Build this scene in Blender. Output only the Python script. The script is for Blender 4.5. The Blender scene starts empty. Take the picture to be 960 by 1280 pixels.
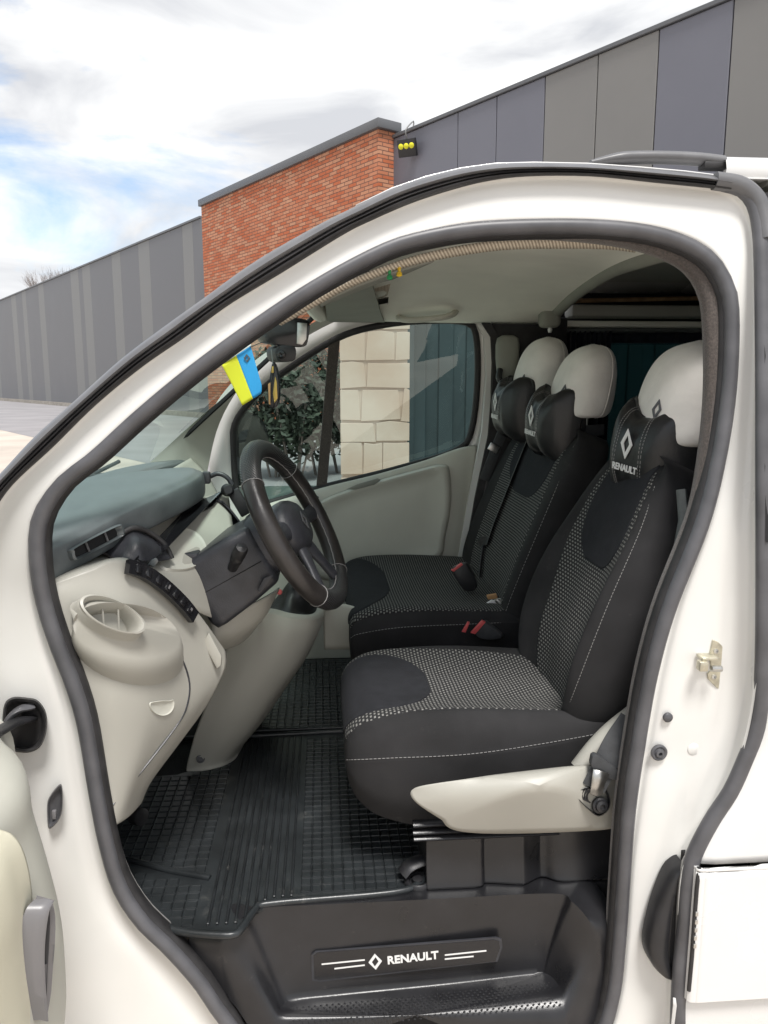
import bpy, bmesh, math, random
from mathutils import Vector, Matrix, noise
V = Vector
random.seed(7)
scene = bpy.context.scene
COL = scene.collection

# ------------------------------------------------------------------ camera
FPX = 961.0                                   # focal length in pixels of a 960 x 1280 frame
YAW, PITCH = math.radians(-4.6), math.radians(9.5)
CAM = V((0.0, -1.33, 1.55))
cd = bpy.data.cameras.new('camera')
cam = bpy.data.objects.new('camera', cd); COL.objects.link(cam)
cam.location = CAM
cam.rotation_euler = (math.pi/2 - PITCH, 0, YAW)
cd.sensor_fit = 'VERTICAL'; cd.sensor_height = 24.0; cd.lens = 24.0*FPX/1280.0
cd.clip_start = 0.03; cd.clip_end = 2000
scene.camera = cam

# ------------------------------------------------------------------ sky, sun, exposure
SKYLOC = (2.4, 7.3, 0.5)
SUN_EL, SUN_AZ = math.radians(64), math.radians(168)      # azimuth measured clockwise from +Y
w = bpy.data.worlds.new('World'); scene.world = w; w.use_nodes = True
nt = w.node_tree; nt.nodes.clear()
N = nt.nodes.new; LK = nt.links.new
out = N('ShaderNodeOutputWorld'); bg = N('ShaderNodeBackground'); bg.inputs['Strength'].default_value = 0.075
sky = N('ShaderNodeTexSky'); sky.sky_type = 'NISHITA'; sky.sun_disc = False
sky.sun_elevation = SUN_EL; sky.sun_rotation = SUN_AZ
sky.air_density = 1.0; sky.dust_density = 1.2
tc = N('ShaderNodeTexCoord'); mp = N('ShaderNodeMapping'); mp.inputs['Scale'].default_value = (1.0, 1.0, 2.6)
mp.inputs['Location'].default_value = SKYLOC
LK(tc.outputs['Generated'], mp.inputs['Vector'])
n1 = N('ShaderNodeTexNoise'); n1.inputs['Scale'].default_value = 2.3; n1.inputs['Detail'].default_value = 9
n1.inputs['Roughness'].default_value = 0.58; n1.inputs['Distortion'].default_value = 0.35
LK(mp.outputs['Vector'], n1.inputs['Vector'])
r1 = N('ShaderNodeValToRGB'); r1.color_ramp.elements[0].position = 0.35; r1.color_ramp.elements[1].position = 0.47
LK(n1.outputs['Fac'], r1.inputs['Fac'])
n2 = N('ShaderNodeTexNoise'); n2.inputs['Scale'].default_value = 4.0; n2.inputs['Detail'].default_value = 7
n2.inputs['Distortion'].default_value = 0.5
LK(mp.outputs['Vector'], n2.inputs['Vector'])
r2 = N('ShaderNodeValToRGB')
r2.color_ramp.elements[0].position = 0.37; r2.color_ramp.elements[0].color = (3.5, 3.58, 3.78, 1)
r2.color_ramp.elements[1].position = 0.66; r2.color_ramp.elements[1].color = (6.4, 6.4, 6.3, 1)
LK(n2.outputs['Fac'], r2.inputs['Fac'])
mx = N('ShaderNodeMixRGB'); LK(r1.outputs['Color'], mx.inputs['Fac'])
LK(sky.outputs['Color'], mx.inputs['Color1']); LK(r2.outputs['Color'], mx.inputs['Color2'])
LK(mx.outputs['Color'], bg.inputs['Color']); LK(bg.outputs['Background'], out.inputs['Surface'])

sd = bpy.data.lights.new('sun', 'SUN'); sd.energy = 1.6; sd.angle = math.radians(16); sd.color = (1.0, 0.97, 0.93)
sun = bpy.data.objects.new('sun', sd); COL.objects.link(sun)
sdir = V((math.sin(SUN_AZ)*math.cos(SUN_EL), math.cos(SUN_AZ)*math.cos(SUN_EL), math.sin(SUN_EL)))
sun.rotation_euler = sdir.to_track_quat('Z', 'Y').to_euler()
sun.location = (0, -6, 9)

scene.view_settings.view_transform = 'Standard'; scene.view_settings.look = 'None'
scene.view_settings.gamma = 1.0; scene.view_settings.exposure = 1.47
scene.view_settings.use_curve_mapping = False
scene.cycles.max_bounces = 14; scene.cycles.diffuse_bounces = 8; scene.cycles.transparent_max_bounces = 16

# ------------------------------------------------------------------ measuring helpers
R3 = Matrix.Rotation(YAW, 3, 'Z') @ Matrix.Rotation(math.pi/2 - PITCH, 3, 'X')
def ray(px, py): return R3 @ V(((px-480)/FPX, (640-py)/FPX, -1.0))
def at(px, py, y):                       # point of the photograph at the real cross-van distance y
    d = ray(px, py); return CAM + d*((y-CAM.y)/d.y)
def atz(px, py, z):
    d = ray(px, py); return CAM + d*((z-CAM.z)/d.z)
def atx(px, py, x):
    d = ray(px, py); return CAM + d*((x-CAM.x)/d.x)
def atp(px, py, p0, n):
    d = ray(px, py); return CAM + d*((p0-CAM).dot(n)/d.dot(n))
def tum(z): return 0.0 if z < 1.2 else 0.13*((z-1.2)/0.75)**1.6     # the side leans in towards the roof
def side(px, py, dy):                    # point on the van's near side, dy inside the outer skin
    y = dy
    for _ in range(6): y = dy + tum(at(px, py, y).z)
    return at(px, py, y)

# ------------------------------------------------------------------ mesh helpers
def cr(pts, n, closed=False):            # Catmull-Rom curve through pts, n samples, even in arc length
    pts = [V(p) for p in pts]; m = len(pts); seg = m if closed else m-1
    dense = []
    K = 12
    for i in range(seg):
        p1, p2 = pts[i], pts[(i+1) % m]
        p0 = pts[(i-1) % m] if (closed or i > 0) else p1*2-p2
        p3 = pts[(i+2) % m] if (closed or i+2 < m) else p2*2-p1
        for k in range(K):
            t = k/K
            dense.append(0.5*((2*p1)+(p2-p0)*t+(2*p0-5*p1+4*p2-p3)*t*t+(3*p1-p0-3*p2+p3)*t**3))
    dense.append(pts[0].copy() if closed else pts[-1].copy())
    L = [0.0]
    for a, b in zip(dense, dense[1:]): L.append(L[-1]+(b-a).length)
    res = []; j = 0
    for k in range(n):
        s = L[-1]*k/(n if closed else n-1)
        while j < len(L)-2 and L[j+1] < s: j += 1
        f = (s-L[j])/max(L[j+1]-L[j], 1e-9)
        res.append(dense[j].lerp(dense[j+1], min(max(f, 0), 1)))
    return res
def crp(pts, n, closed=False):           # the same, even in parameter (keeps correspondence between rows)
    pts = [V(p) for p in pts]; m = len(pts); seg = m if closed else m-1; res = []
    for k in range(n):
        s = seg*k/(n if closed else n-1); i = min(int(s), seg-1); t = s-i
        p1, p2 = pts[i], pts[(i+1) % m]
        p0 = pts[(i-1) % m] if (closed or i > 0) else p1*2-p2
        p3 = pts[(i+2) % m] if (closed or i+2 < m) else p2*2-p1
        res.append(0.5*((2*p1)+(p2-p0)*t+(2*p0-5*p1+4*p2-p3)*t*t+(3*p1-p0-3*p2+p3)*t**3))
    return res
def net(rows, nu, nv, cu=False, cv=False):
    rr = [crp(r, nv, cv) for r in rows]
    cols = [crp([r[j] for r in rr], nu, cu) for j in range(nv)]
    return [[cols[j][i] for j in range(nv)] for i in range(nu)]
def S(g, u, v):
    a = min(max(u, 0), 1)*(len(g)-1); b = min(max(v, 0), 1)*(len(g[0])-1)
    i = min(int(a), len(g)-2); j = min(int(b), len(g[0])-2); a -= i; b -= j
    return (g[i][j]*(1-a)+g[i+1][j]*a)*(1-b)+(g[i][j+1]*(1-a)+g[i+1][j+1]*a)*b
def SN(g, u, v):
    e = 0.02
    n = (S(g, min(u+e, 1), v)-S(g, max(u-e, 0), v)).cross(S(g, u, min(v+e, 1))-S(g, u, max(v-e, 0)))
    return n.normalized() if n.length > 1e-12 else V((0, 0, 1))
def link(name, me, mat, parent=None, **kw):
    o = bpy.data.objects.new(name, me); COL.objects.link(o)
    if mat and not me.materials: me.materials.append(M[mat] if isinstance(mat, str) else mat)
    if parent: o.parent = parent; o.matrix_parent_inverse = parent.matrix_basis.inverted()
    for k, v in kw.items(): o[k] = v
    return o
def pyobj(name, vs, fs, mat, parent=None, smooth=True, ang=40, **kw):
    me = bpy.data.meshes.new(name); me.from_pydata([tuple(v) for v in vs], [], fs); me.update()
    if smooth:
        me.polygons.foreach_set('use_smooth', [True]*len(me.polygons))
        me.set_sharp_from_angle(angle=math.radians(ang))
    return link(name, me, mat, parent, **kw)
def fixn(me):
    bm = bmesh.new(); bm.from_mesh(me); bmesh.ops.recalc_face_normals(bm, faces=bm.faces); bm.to_mesh(me); bm.free()
def gobj(name, g, mat, parent=None, cu=False, cv=False, cap=False, thick=0.0, ang=60, uvs=1.0, fix=True, **kw):
    nu, nv = len(g), len(g[0]); vs = [p for r in g for p in r]; fs = []
    for i in range(nu if cu else nu-1):
        for j in range(nv if cv else nv-1):
            i2, j2 = (i+1) % nu, (j+1) % nv
            fs.append((i*nv+j, i2*nv+j, i2*nv+j2, i*nv+j2))
    if cap:
        for i, rev in ((0, 1), (nu-1, 0)):
            c = V((0, 0, 0))
            for p in g[i]: c += p
            c /= nv; vs.append(c); ci = len(vs)-1
            for j in range(nv if cv else nv-1):
                j2 = (j+1) % nv; fs.append((i*nv+j, i*nv+j2, ci) if rev else (i*nv+j2, i*nv+j, ci))
    me = bpy.data.meshes.new(name); me.from_pydata([tuple(v) for v in vs], [], fs); me.update()
    # metre-scaled uv
    U = [[0.0]*nv for _ in range(nu)]; W = [[0.0]*nv for _ in range(nu)]
    jm = nv//2; im = nu//2
    for i in range(1, nu): U[i] = [U[i-1][0]+(g[i][jm]-g[i-1][jm]).length]*nv
    for i in range(nu):
        for j in range(1, nv): W[i][j] = W[i][j-1]+(g[i][j]-g[i][j-1]).length
        half = W[i][-1]/2-0.5
        W[i] = [q-half for q in W[i]]
    uvl = me.uv_layers.new(name='uv')
    for lp in me.loops:
        k = lp.vertex_index
        if k < nu*nv: uvl.data[lp.index].uv = (U[k//nv][k % nv]*uvs, W[k//nv][k % nv]*uvs)
    if cap and fix: fixn(me)
    me.polygons.foreach_set('use_smooth', [True]*len(me.polygons)); me.set_sharp_from_angle(angle=math.radians(ang))
    o = link(name, me, mat, parent, **kw)
    if thick:
        md = o.modifiers.new('thickness', 'SOLIDIFY'); md.thickness = thick; md.offset = -1
    return o
def region(g, nu, nv, u0, u1, vlo, vhi, off, flip=1):      # piece of a surface lying off above it
    r = []
    for i in range(nu):
        u = u0+(u1-u0)*i/(nu-1); a, b = vlo(u), vhi(u); row = []
        for j in range(nv):
            v = a+(b-a)*j/(nv-1)
            edge = i in (0, nu-1) or j in (0, nv-1)
            row.append(S(g, u, v)+SN(g, u, v)*flip*(off if not edge else -0.003))
        r.append(row)
    return r
def pw(*kv):                             # piecewise linear function smoothed, from (u, value) pairs
    def f(u):
        if u <= kv[0][0]: return kv[0][1]
        for (a, x), (b, y) in zip(kv, kv[1:]):
            if u <= b:
                t = (u-a)/(b-a); t = t*t*(3-2*t); return x+(y-x)*t
        return kv[-1][1]
    return f
def frames(path, closed):
    n = len(path); T = []
    for i in range(n):
        a = path[(i-1) % n] if (closed or i > 0) else path[i]; b = path[(i+1) % n] if (closed or i < n-1) else path[i]
        T.append((b-a).normalized())
    return T
def tube_grid(path, r, sides=8, closed=False, ref=None, ry=None, round_ends=False):
    path = [V(p) for p in path]; T = frames(path, closed); g = []; n0 = None
    for i, (p, t) in enumerate(zip(path, T)):
        if ref is not None: n1 = (ref-t*ref.dot(t)).normalized()
        else:
            if n0 is None:
                h = V((0, 0, 1)) if abs(t.z) < 0.9 else V((1, 0, 0)); n1 = (h-t*h.dot(t)).normalized()
            else: n1 = (n0-t*n0.dot(t)).normalized()
            n0 = n1
        b = t.cross(n1); ra = r(i/(len(path)-1)) if callable(r) else r; rb = (ry(i/(len(path)-1)) if callable(ry) else ry) if ry else ra
        g.append([p+n1*math.cos(2*math.pi*k/sides)*ra+b*math.sin(2*math.pi*k/sides)*rb for k in range(sides)])
    return g
def tube(name, path, r, mat, parent=None, sides=8, closed=False, ref=None, ry=None, **kw):
    return gobj(name, tube_grid(path, r, sides, closed, ref, ry), mat, parent, cu=closed, cv=True, cap=not closed, ang=55, **kw)
def strip(name, path, wdir, width, thick, mat, parent=None, **kw):      # flat strap with rounded long edges
    path = [V(p) for p in path]; T = frames(path, False); g = []
    for p, t in zip(path, T):
        wd = wdir(p) if callable(wdir) else wdir
        wv = (wd-t*wd.dot(t)).normalized(); nn = t.cross(wv)
        g.append([p+wv*a*width/2+nn*b*thick/2 for a, b in ((-1, -.4), (-.96, -1), (.96, -1), (1, -.4), (1, .4), (.96, 1), (-.96, 1), (-1, .4))])
    return gobj(name, g, mat, parent, cv=True, cap=True, ang=40, **kw)
def bevel_me(bm, amt, seg=2):
    if amt > 0:
        bmesh.ops.bevel(bm, geom=list(bm.edges), offset=amt, segments=seg, profile=0.5, affect='EDGES', clamp_overlap=True)
def box(name, c, size, mat, parent=None, bev=0.004, seg=2, rot=None, taper=None, **kw):
    bm = bmesh.new(); bmesh.ops.create_cube(bm, size=1.0)
    for v in bm.verts:
        v.co = V((v.co.x*size[0], v.co.y*size[1], v.co.z*size[2]))
        if taper and v.co.z > 0: v.co.x *= taper; v.co.y *= taper
    bevel_me(bm, bev, seg)
    m = rot.to_4x4() if rot is not None else Matrix.Identity(4)
    bm.transform(Matrix.Translation(V(c)) @ m)
    me = bpy.data.meshes.new(name); bm.to_mesh(me); bm.free()
    me.polygons.foreach_set('use_smooth', [True]*len(me.polygons)); me.set_sharp_from_angle(angle=math.radians(35))
    return link(name, me, mat, parent, **kw)
def prism(name, pts, ext, mat, parent=None, bev=0.0, seg=2, **kw):      # outline pushed along ext
    pts = [V(p) for p in pts]; ext = V(ext); n = len(pts)
    bm = bmesh.new(); a = [bm.verts.new(p) for p in pts]; b = [bm.verts.new(p+ext) for p in pts]
    bm.faces.new(a); bm.faces.new(b[::-1])
    for i in range(n): bm.faces.new((a[i], b[i], b[(i+1) % n], a[(i+1) % n]))
    bmesh.ops.recalc_face_normals(bm, faces=bm.faces)
    if bev: bevel_me(bm, bev, seg)
    me = bpy.data.meshes.new(name); bm.to_mesh(me); bm.free()
    me.polygons.foreach_set('use_smooth', [True]*len(me.polygons)); me.set_sharp_from_angle(angle=math.radians(35))
    return link(name, me, mat, parent, **kw)
def lathe(name, o, axis, prof, mat, parent=None, n=24, sx=1.0, **kw):   # prof: (radius, height along axis)
    axis = V(axis).normalized(); q = axis.to_track_quat('Z', 'Y').to_matrix(); o = V(o)
    g = [[o+q @ V((r*sx*math.cos(2*math.pi*k/n), r*math.sin(2*math.pi*k/n), h)) for k in range(n)] for r, h in prof]
    return gobj(name, g, mat, parent, cv=True, cap=True, ang=45, **kw)
def empty(name, loc, parent=None, **kw):
    o = bpy.data.objects.new(name, None); COL.objects.link(o); o.location = loc; o.empty_display_size = 0.1
    if parent: o.parent = parent; o.matrix_parent_inverse = parent.matrix_basis.inverted()
    for k, v in kw.items(): o[k] = v
    bpy.context.view_layer.update()
    return o
def text(name, s, org, xd, yd, size, ext, mat, parent=None, bold=0.0, sx=1.0, center=True, **kw):
    cu = bpy.data.curves.new(name, 'FONT'); cu.body = s; cu.size = size; cu.extrude = ext; cu.offset = bold
    cu.align_x = 'CENTER' if center else 'LEFT'; cu.align_y = 'CENTER'; cu.resolution_u = 3
    t = bpy.data.objects.new(name, cu); COL.objects.link(t)
    bpy.context.view_layer.update()
    me = bpy.data.meshes.new_from_object(t.evaluated_get(bpy.context.evaluated_depsgraph_get()))
    bpy.data.objects.remove(t)
    xd = V(xd).normalized(); yd = V(yd); yd = (yd-xd*yd.dot(xd)).normalized(); zd = xd.cross(yd)
    m = Matrix((xd*sx, yd, zd)).transposed().to_4x4(); m.translation = V(org)
    me.transform(m); me.materials.clear()
    return link(name, me, mat, parent, **kw)
def emblem(name, org, xd, yd, h, mat, parent, wr=0.76, **kw):            # upright diamond ring with a slanting cut-out
    xd = V(xd).normalized(); yd = V(yd).normalized(); zd = xd.cross(yd); wd = h*wr/2; hh = h/2
    o_ = [(0, hh), (wd, 0), (0, -hh), (-wd, 0)]; i_ = [(0.10*wd, hh*.62), (wd*.52, 0), (-0.10*wd, -hh*.62), (-wd*.52, 0)]
    vs = []; fs = []
    for z in (0.0012, -0.0008):
        for q in (o_, i_): vs += [V(org)+xd*a+yd*b+zd*z for a, b in q]
    for k in range(4):
        k2 = (k+1) % 4
        fs += [(k, k2, 4+k2, 4+k), (8+k2, 8+k, 12+k, 12+k2), (k2, k, 8+k, 8+k2), (4+k, 4+k2, 12+k2, 12+k)]
    o = pyobj(name, vs, fs, mat, parent, smooth=False, **kw); fixn(o.data); return o

from mathutils.bvhtree import BVHTree
def bvh(g):
    nu, nv = len(g), len(g[0]); vs = [tuple(p) for r in g for p in r]; fs = []
    for i in range(nu-1):
        for j in range(nv-1): fs.append((i*nv+j, (i+1)*nv+j, (i+1)*nv+j+1, i*nv+j+1))
    return BVHTree.FromPolygons(vs, fs)
def onto(tree, px, py, d=0.0):               # photo point dropped onto a built surface, raised by d towards the doorway
    o = ray(px, py).normalized(); h = tree.ray_cast(CAM, o)
    if h[0] is None:
        h = tree.find_nearest(CAM+o*1.6)
    n = h[1] if h[1].dot(o) < 0 else -h[1]
    return V(h[0])+n*d
# ------------------------------------------------------------------ materials
M = {}
def mat(name, col, rough=0.5, metal=0.0, coat=0.0, spec=0.5, var=0.0, vscale=8.0, bump=0.0, bscale=200.0, sheen=0.0, col2=None, dirt=None):
    m = bpy.data.materials.new(name); m.use_nodes = True; nt = m.node_tree; b = nt.nodes['Principled BSDF']
    b.inputs['Base Color'].default_value = (*col, 1); b.inputs['Roughness'].default_value = rough
    b.inputs['Metallic'].default_value = metal; b.inputs['Coat Weight'].default_value = coat
    b.inputs['Coat Roughness'].default_value = 0.08
    b.inputs['Specular IOR Level'].default_value = spec; b.inputs['Sheen Weight'].default_value = sheen
    tc = nt.nodes.new('ShaderNodeTexCoord')
    if var or col2:
        n = nt.nodes.new('ShaderNodeTexNoise'); n.inputs['Scale'].default_value = vscale; n.inputs['Detail'].default_value = 6
        nt.links.new(tc.outputs['Object'], n.inputs['Vector'])
        r = nt.nodes.new('ShaderNodeValToRGB'); r.color_ramp.elements[0].position = 0.35; r.color_ramp.elements[1].position = 0.68
        c2 = col2 or tuple(min(1, c*(1+var)) for c in col); c1 = col if col2 else tuple(c*(1-var) for c in col)
        r.color_ramp.elements[0].color = (*c1, 1); r.color_ramp.elements[1].color = (*c2, 1)
        nt.links.new(n.outputs['Fac'], r.inputs['Fac']); last = r.outputs['Color']
        if dirt:
            d = nt.nodes.new('ShaderNodeTexNoise'); d.inputs['Scale'].default_value = dirt[1]; d.inputs['Detail'].default_value = 10
            d.inputs['Roughness'].default_value = 0.75
            nt.links.new(tc.outputs['Object'], d.inputs['Vector'])
            dr = nt.nodes.new('ShaderNodeValToRGB'); dr.color_ramp.elements[0].position = dirt[2]; dr.color_ramp.elements[1].position = dirt[2]+0.12
            nt.links.new(d.outputs['Fac'], dr.inputs['Fac'])
            mxx = nt.nodes.new('ShaderNodeMixRGB'); mxx.inputs['Color2'].default_value = (*dirt[0], 1)
            ml = nt.nodes.new('ShaderNodeMath'); ml.operation = 'MULTIPLY'; ml.inputs[1].default_value = dirt[3]
            nt.links.new(dr.outputs['Color'], ml.inputs[0]); nt.links.new(ml.outputs[0], mxx.inputs['Fac'])
            nt.links.new(last, mxx.inputs['Color1']); last = mxx.outputs['Color']
        nt.links.new(last, b.inputs['Base Color'])
        rr = nt.nodes.new('ShaderNodeMapRange'); rr.inputs['To Min'].default_value = max(0.02, rough-0.08); rr.inputs['To Max'].default_value = min(1, rough+0.10)
        nt.links.new(n.outputs['Fac'], rr.inputs['Value']); nt.links.new(rr.outputs['Result'], b.inputs['Roughness'])
    if bump:
        n = nt.nodes.new('ShaderNodeTexNoise'); n.inputs['Scale'].default_value = bscale; n.inputs['Detail'].default_value = 3
        nt.links.new(tc.outputs['Object'], n.inputs['Vector'])
        bp = nt.nodes.new('ShaderNodeBump'); bp.inputs['Strength'].default_value = bump; bp.inputs['Distance'].default_value = 0.002
        nt.links.new(n.outputs['Fac'], bp.inputs['Height']); nt.links.new(bp.outputs['Normal'], b.inputs['Normal'])
    M[name] = m; return m
mat('paint', (0.715, 0.71, 0.685), 0.30, coat=0.6, var=0.025, vscale=5, dirt=((0.42, 0.39, 0.33), 40, 0.68, 0.5))
mat('paint_white', (0.69, 0.687, 0.675), 0.25, coat=0.7, var=0.02, vscale=5)
mat('rubber_grey', (0.085, 0.085, 0.092), 0.42, var=0.2, vscale=14, bump=0.05, bscale=90, dirt=((0.22, 0.21, 0.2), 60, 0.68, 0.5))
mat('rubber_dark', (0.022, 0.021, 0.022), 0.6, var=0.25, vscale=30, bump=0.2, bscale=500)
mat('trim_silver', (0.12, 0.12, 0.125), 0.38, var=0.12, vscale=20)
mat('fuzz', (0.075, 0.062, 0.055), 0.95, var=0.35, vscale=260, bump=0.8, bscale=700, sheen=0.3)
mat('black_plastic', (0.018, 0.018, 0.02), 0.40, var=0.2, vscale=25, bump=0.15, bscale=600, dirt=((0.10, 0.095, 0.09), 45, 0.62, 0.5))
mat('step_plastic', (0.016, 0.016, 0.018), 0.29, var=0.2, vscale=12, bump=0.12, bscale=500, dirt=((0.085, 0.08, 0.075), 30, 0.62, 0.45))
mat('gloss_black', (0.012, 0.012, 0.014), 0.18)
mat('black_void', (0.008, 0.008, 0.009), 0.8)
mat('beige', (0.40, 0.39, 0.345), 0.48, var=0.035, vscale=7, bump=0.10, bscale=900, dirt=((0.30, 0.28, 0.23), 50, 0.66, 0.3))
mat('beige_light', (0.375, 0.365, 0.325), 0.42, var=0.03, vscale=7, bump=0.08, bscale=900, dirt=((0.36, 0.33, 0.26), 40, 0.66, 0.3))
mat('grey_trim', (0.52, 0.515, 0.455), 0.5, var=0.04, vscale=6, bump=0.1, bscale=800)
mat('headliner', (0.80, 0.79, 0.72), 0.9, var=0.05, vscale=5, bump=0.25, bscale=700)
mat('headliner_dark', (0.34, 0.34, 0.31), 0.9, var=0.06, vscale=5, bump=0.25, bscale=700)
mat('visor', (0.24, 0.245, 0.215), 0.8, var=0.06, vscale=12, bump=0.2, bscale=500)
mat('pad', (0.085, 0.098, 0.102), 0.40, spec=0.9, var=0.15, vscale=18, bump=0.16, bscale=420, dirt=((0.12, 0.13, 0.13), 55, 0.60, 0.3))
mat('column', (0.035, 0.036, 0.042), 0.38, var=0.2, vscale=22, bump=0.3, bscale=330, dirt=((0.13, 0.13, 0.135), 70, 0.66, 0.4))
mat('leather', (0.016, 0.016, 0.017), 0.36, var=0.2, vscale=20, bump=0.25, bscale=260)
mat('leather_worn', (0.026, 0.023, 0.022), 0.34, var=0.25, vscale=16, bump=0.2, bscale=160)
mat('fabric_black', (0.021, 0.0205, 0.0215), 0.9, spec=0.35, var=0.25, vscale=9, bump=0.35, bscale=900, sheen=0.0, dirt=((0.085, 0.08, 0.076), 11, 0.60, 0.42))
mat('fabric_panel', (0.020, 0.0205, 0.024), 0.95, spec=0.25, var=0.15, vscale=40, bump=0.35, bscale=900)
mat('cover_white', (0.82, 0.79, 0.75), 0.85, var=0.06, vscale=14, bump=1.0, bscale=26, sheen=0.2)
mat('thread', (0.24, 0.235, 0.23), 0.8)
mat('print_white', (0.72, 0.72, 0.71), 0.5)
mat('print_grey', (0.10, 0.10, 0.11), 0.6)
mat('strap', (0.045, 0.047, 0.05), 0.7, var=0.15, vscale=60, bump=0.4, bscale=500)
mat('strap_grey', (0.11, 0.12, 0.12), 0.65, var=0.12, vscale=60, bump=0.3, bscale=500)
mat('red', (0.62, 0.10, 0.10), 0.4)
mat('metal', (0.55, 0.55, 0.53), 0.35, metal=1.0, var=0.2, vscale=40)
mat('zinc', (0.60, 0.57, 0.46), 0.42, metal=0.8, var=0.2, vscale=60, dirt=((0.40, 0.33, 0.22), 90, 0.6, 0.5))
mat('copper', (0.45, 0.18, 0.07), 0.5, metal=0.6)
mat('mat_rubber', (0.020, 0.023, 0.025), 0.31, var=0.25, vscale=16, bump=0.12, bscale=300, dirt=((0.11, 0.108, 0.10), 9, 0.60, 0.55))
mat('rib_rubber', (0.016, 0.018, 0.020), 0.36, var=0.3, vscale=20, bump=0.12, bscale=300, dirt=((0.15, 0.147, 0.138), 13, 0.56, 0.55))
mat('carpet', (0.012, 0.012, 0.013), 0.95, bump=0.6, bscale=300)
mat('curtain', (0.006, 0.008, 0.02), 0.9, sheen=0.2)
mat('yellow', (0.75, 0.72, 0.03), 0.6)
mat('blue', (0.03, 0.33, 0.72), 0.6)
mat('green', (0.03, 0.30, 0.10), 0.5)
mat('amber', (0.75, 0.50, 0.03), 0.5)
mat('wood', (0.20, 0.12, 0.06), 0.7, var=0.3, vscale=30)
mat('gold', (0.50, 0.36, 0.10), 0.35, metal=0.7)
mat('tan', (0.45, 0.26, 0.12), 0.6)
mat('tyre', (0.02, 0.02, 0.021), 0.8, var=0.2, vscale=20)
mat('handle_grey', (0.165, 0.16, 0.165), 0.33, var=0.05, vscale=10)
mat('door_cream', (0.66, 0.63, 0.50), 0.5, var=0.03, vscale=6, bump=0.12, bscale=500)
mat('panel_blue', (0.150, 0.152, 0.180), 0.45, var=0.03, vscale=0.7)
mat('panel_grey', (0.195, 0.190, 0.182), 0.5, var=0.03, vscale=0.7)
mat('panel_left', (0.140, 0.141, 0.149), 0.5, var=0.04, vscale=0.5)
mat('panel_light', (0.19, 0.19, 0.187), 0.5, var=0.03, vscale=0.5)
mat('coping', (0.11, 0.113, 0.12), 0.4, var=0.05, vscale=2)
mat('teal', (0.030, 0.046, 0.052), 0.5, var=0.15, vscale=2)
mat('bark', (0.20, 0.165, 0.15), 0.9, var=0.2, vscale=3)
mat('leaf', (0.035, 0.045, 0.03), 0.7, var=0.5, vscale=2)
mat('concrete', (0.50, 0.44, 0.38), 0.85, var=0.12, vscale=0.6, bump=0.3, bscale=30, dirt=((0.30, 0.27, 0.24), 1.3, 0.58, 0.5))
mat('asphalt', (0.27, 0.26, 0.265), 0.9, var=0.12, vscale=0.5, bump=0.3, bscale=40)
mat('kerb', (0.34, 0.31, 0.27), 0.9, var=0.2, vscale=4)
def glass(name, tint, refl, rough=0.0, ior=1.5):
    m = bpy.data.materials.new(name); m.use_nodes = True; nt = m.node_tree; nt.nodes.clear()
    o = nt.nodes.new('ShaderNodeOutputMaterial'); t = nt.nodes.new('ShaderNodeBsdfTransparent'); t.inputs['Color'].default_value = (*tint, 1)
    g = nt.nodes.new('ShaderNodeBsdfGlossy'); g.inputs['Roughness'].default_value = rough; g.inputs['Color'].default_value = (0.95, 1, 0.98, 1)
    ge = nt.nodes.new('ShaderNodeNewGeometry'); dp = nt.nodes.new('ShaderNodeVectorMath'); dp.operation = 'DOT_PRODUCT'   # Schlick, the same from both sides of the pane
    nt.links.new(ge.outputs['Incoming'], dp.inputs[0]); nt.links.new(ge.outputs['Normal'], dp.inputs[1])
    def mth(op, x, y_):
        n = nt.nodes.new('ShaderNodeMath'); n.operation = op
        for i, q in enumerate((x, y_)):
            if isinstance(q, (int, float)): n.inputs[i].default_value = q
            elif q is not None: nt.links.new(q, n.inputs[i])
        return n
    ab = mth('ABSOLUTE', dp.outputs['Value'], None); p5 = mth('POWER', mth('SUBTRACT', 1.0, ab.outputs[0]).outputs[0], 5.0)
    a = mth('ADD', mth('MULTIPLY', p5.outputs[0], 0.9).outputs[0], 0.045+refl); a.use_clamp = True
    x = nt.nodes.new('ShaderNodeMixShader'); nt.links.new(a.outputs[0], x.inputs[0])
    nt.links.new(t.outputs[0], x.inputs[1]); nt.links.new(g.outputs[0], x.inputs[2]); nt.links.new(x.outputs[0], o.inputs['Surface'])
    M[name] = m; return m
glass('glass_screen', (0.80, 0.95, 0.89), 0.0)
glass('glass_side', (0.62, 0.77, 0.73), 0.03)
glass('glass_rear', (0.16, 0.26, 0.26), 0.04)
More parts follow.
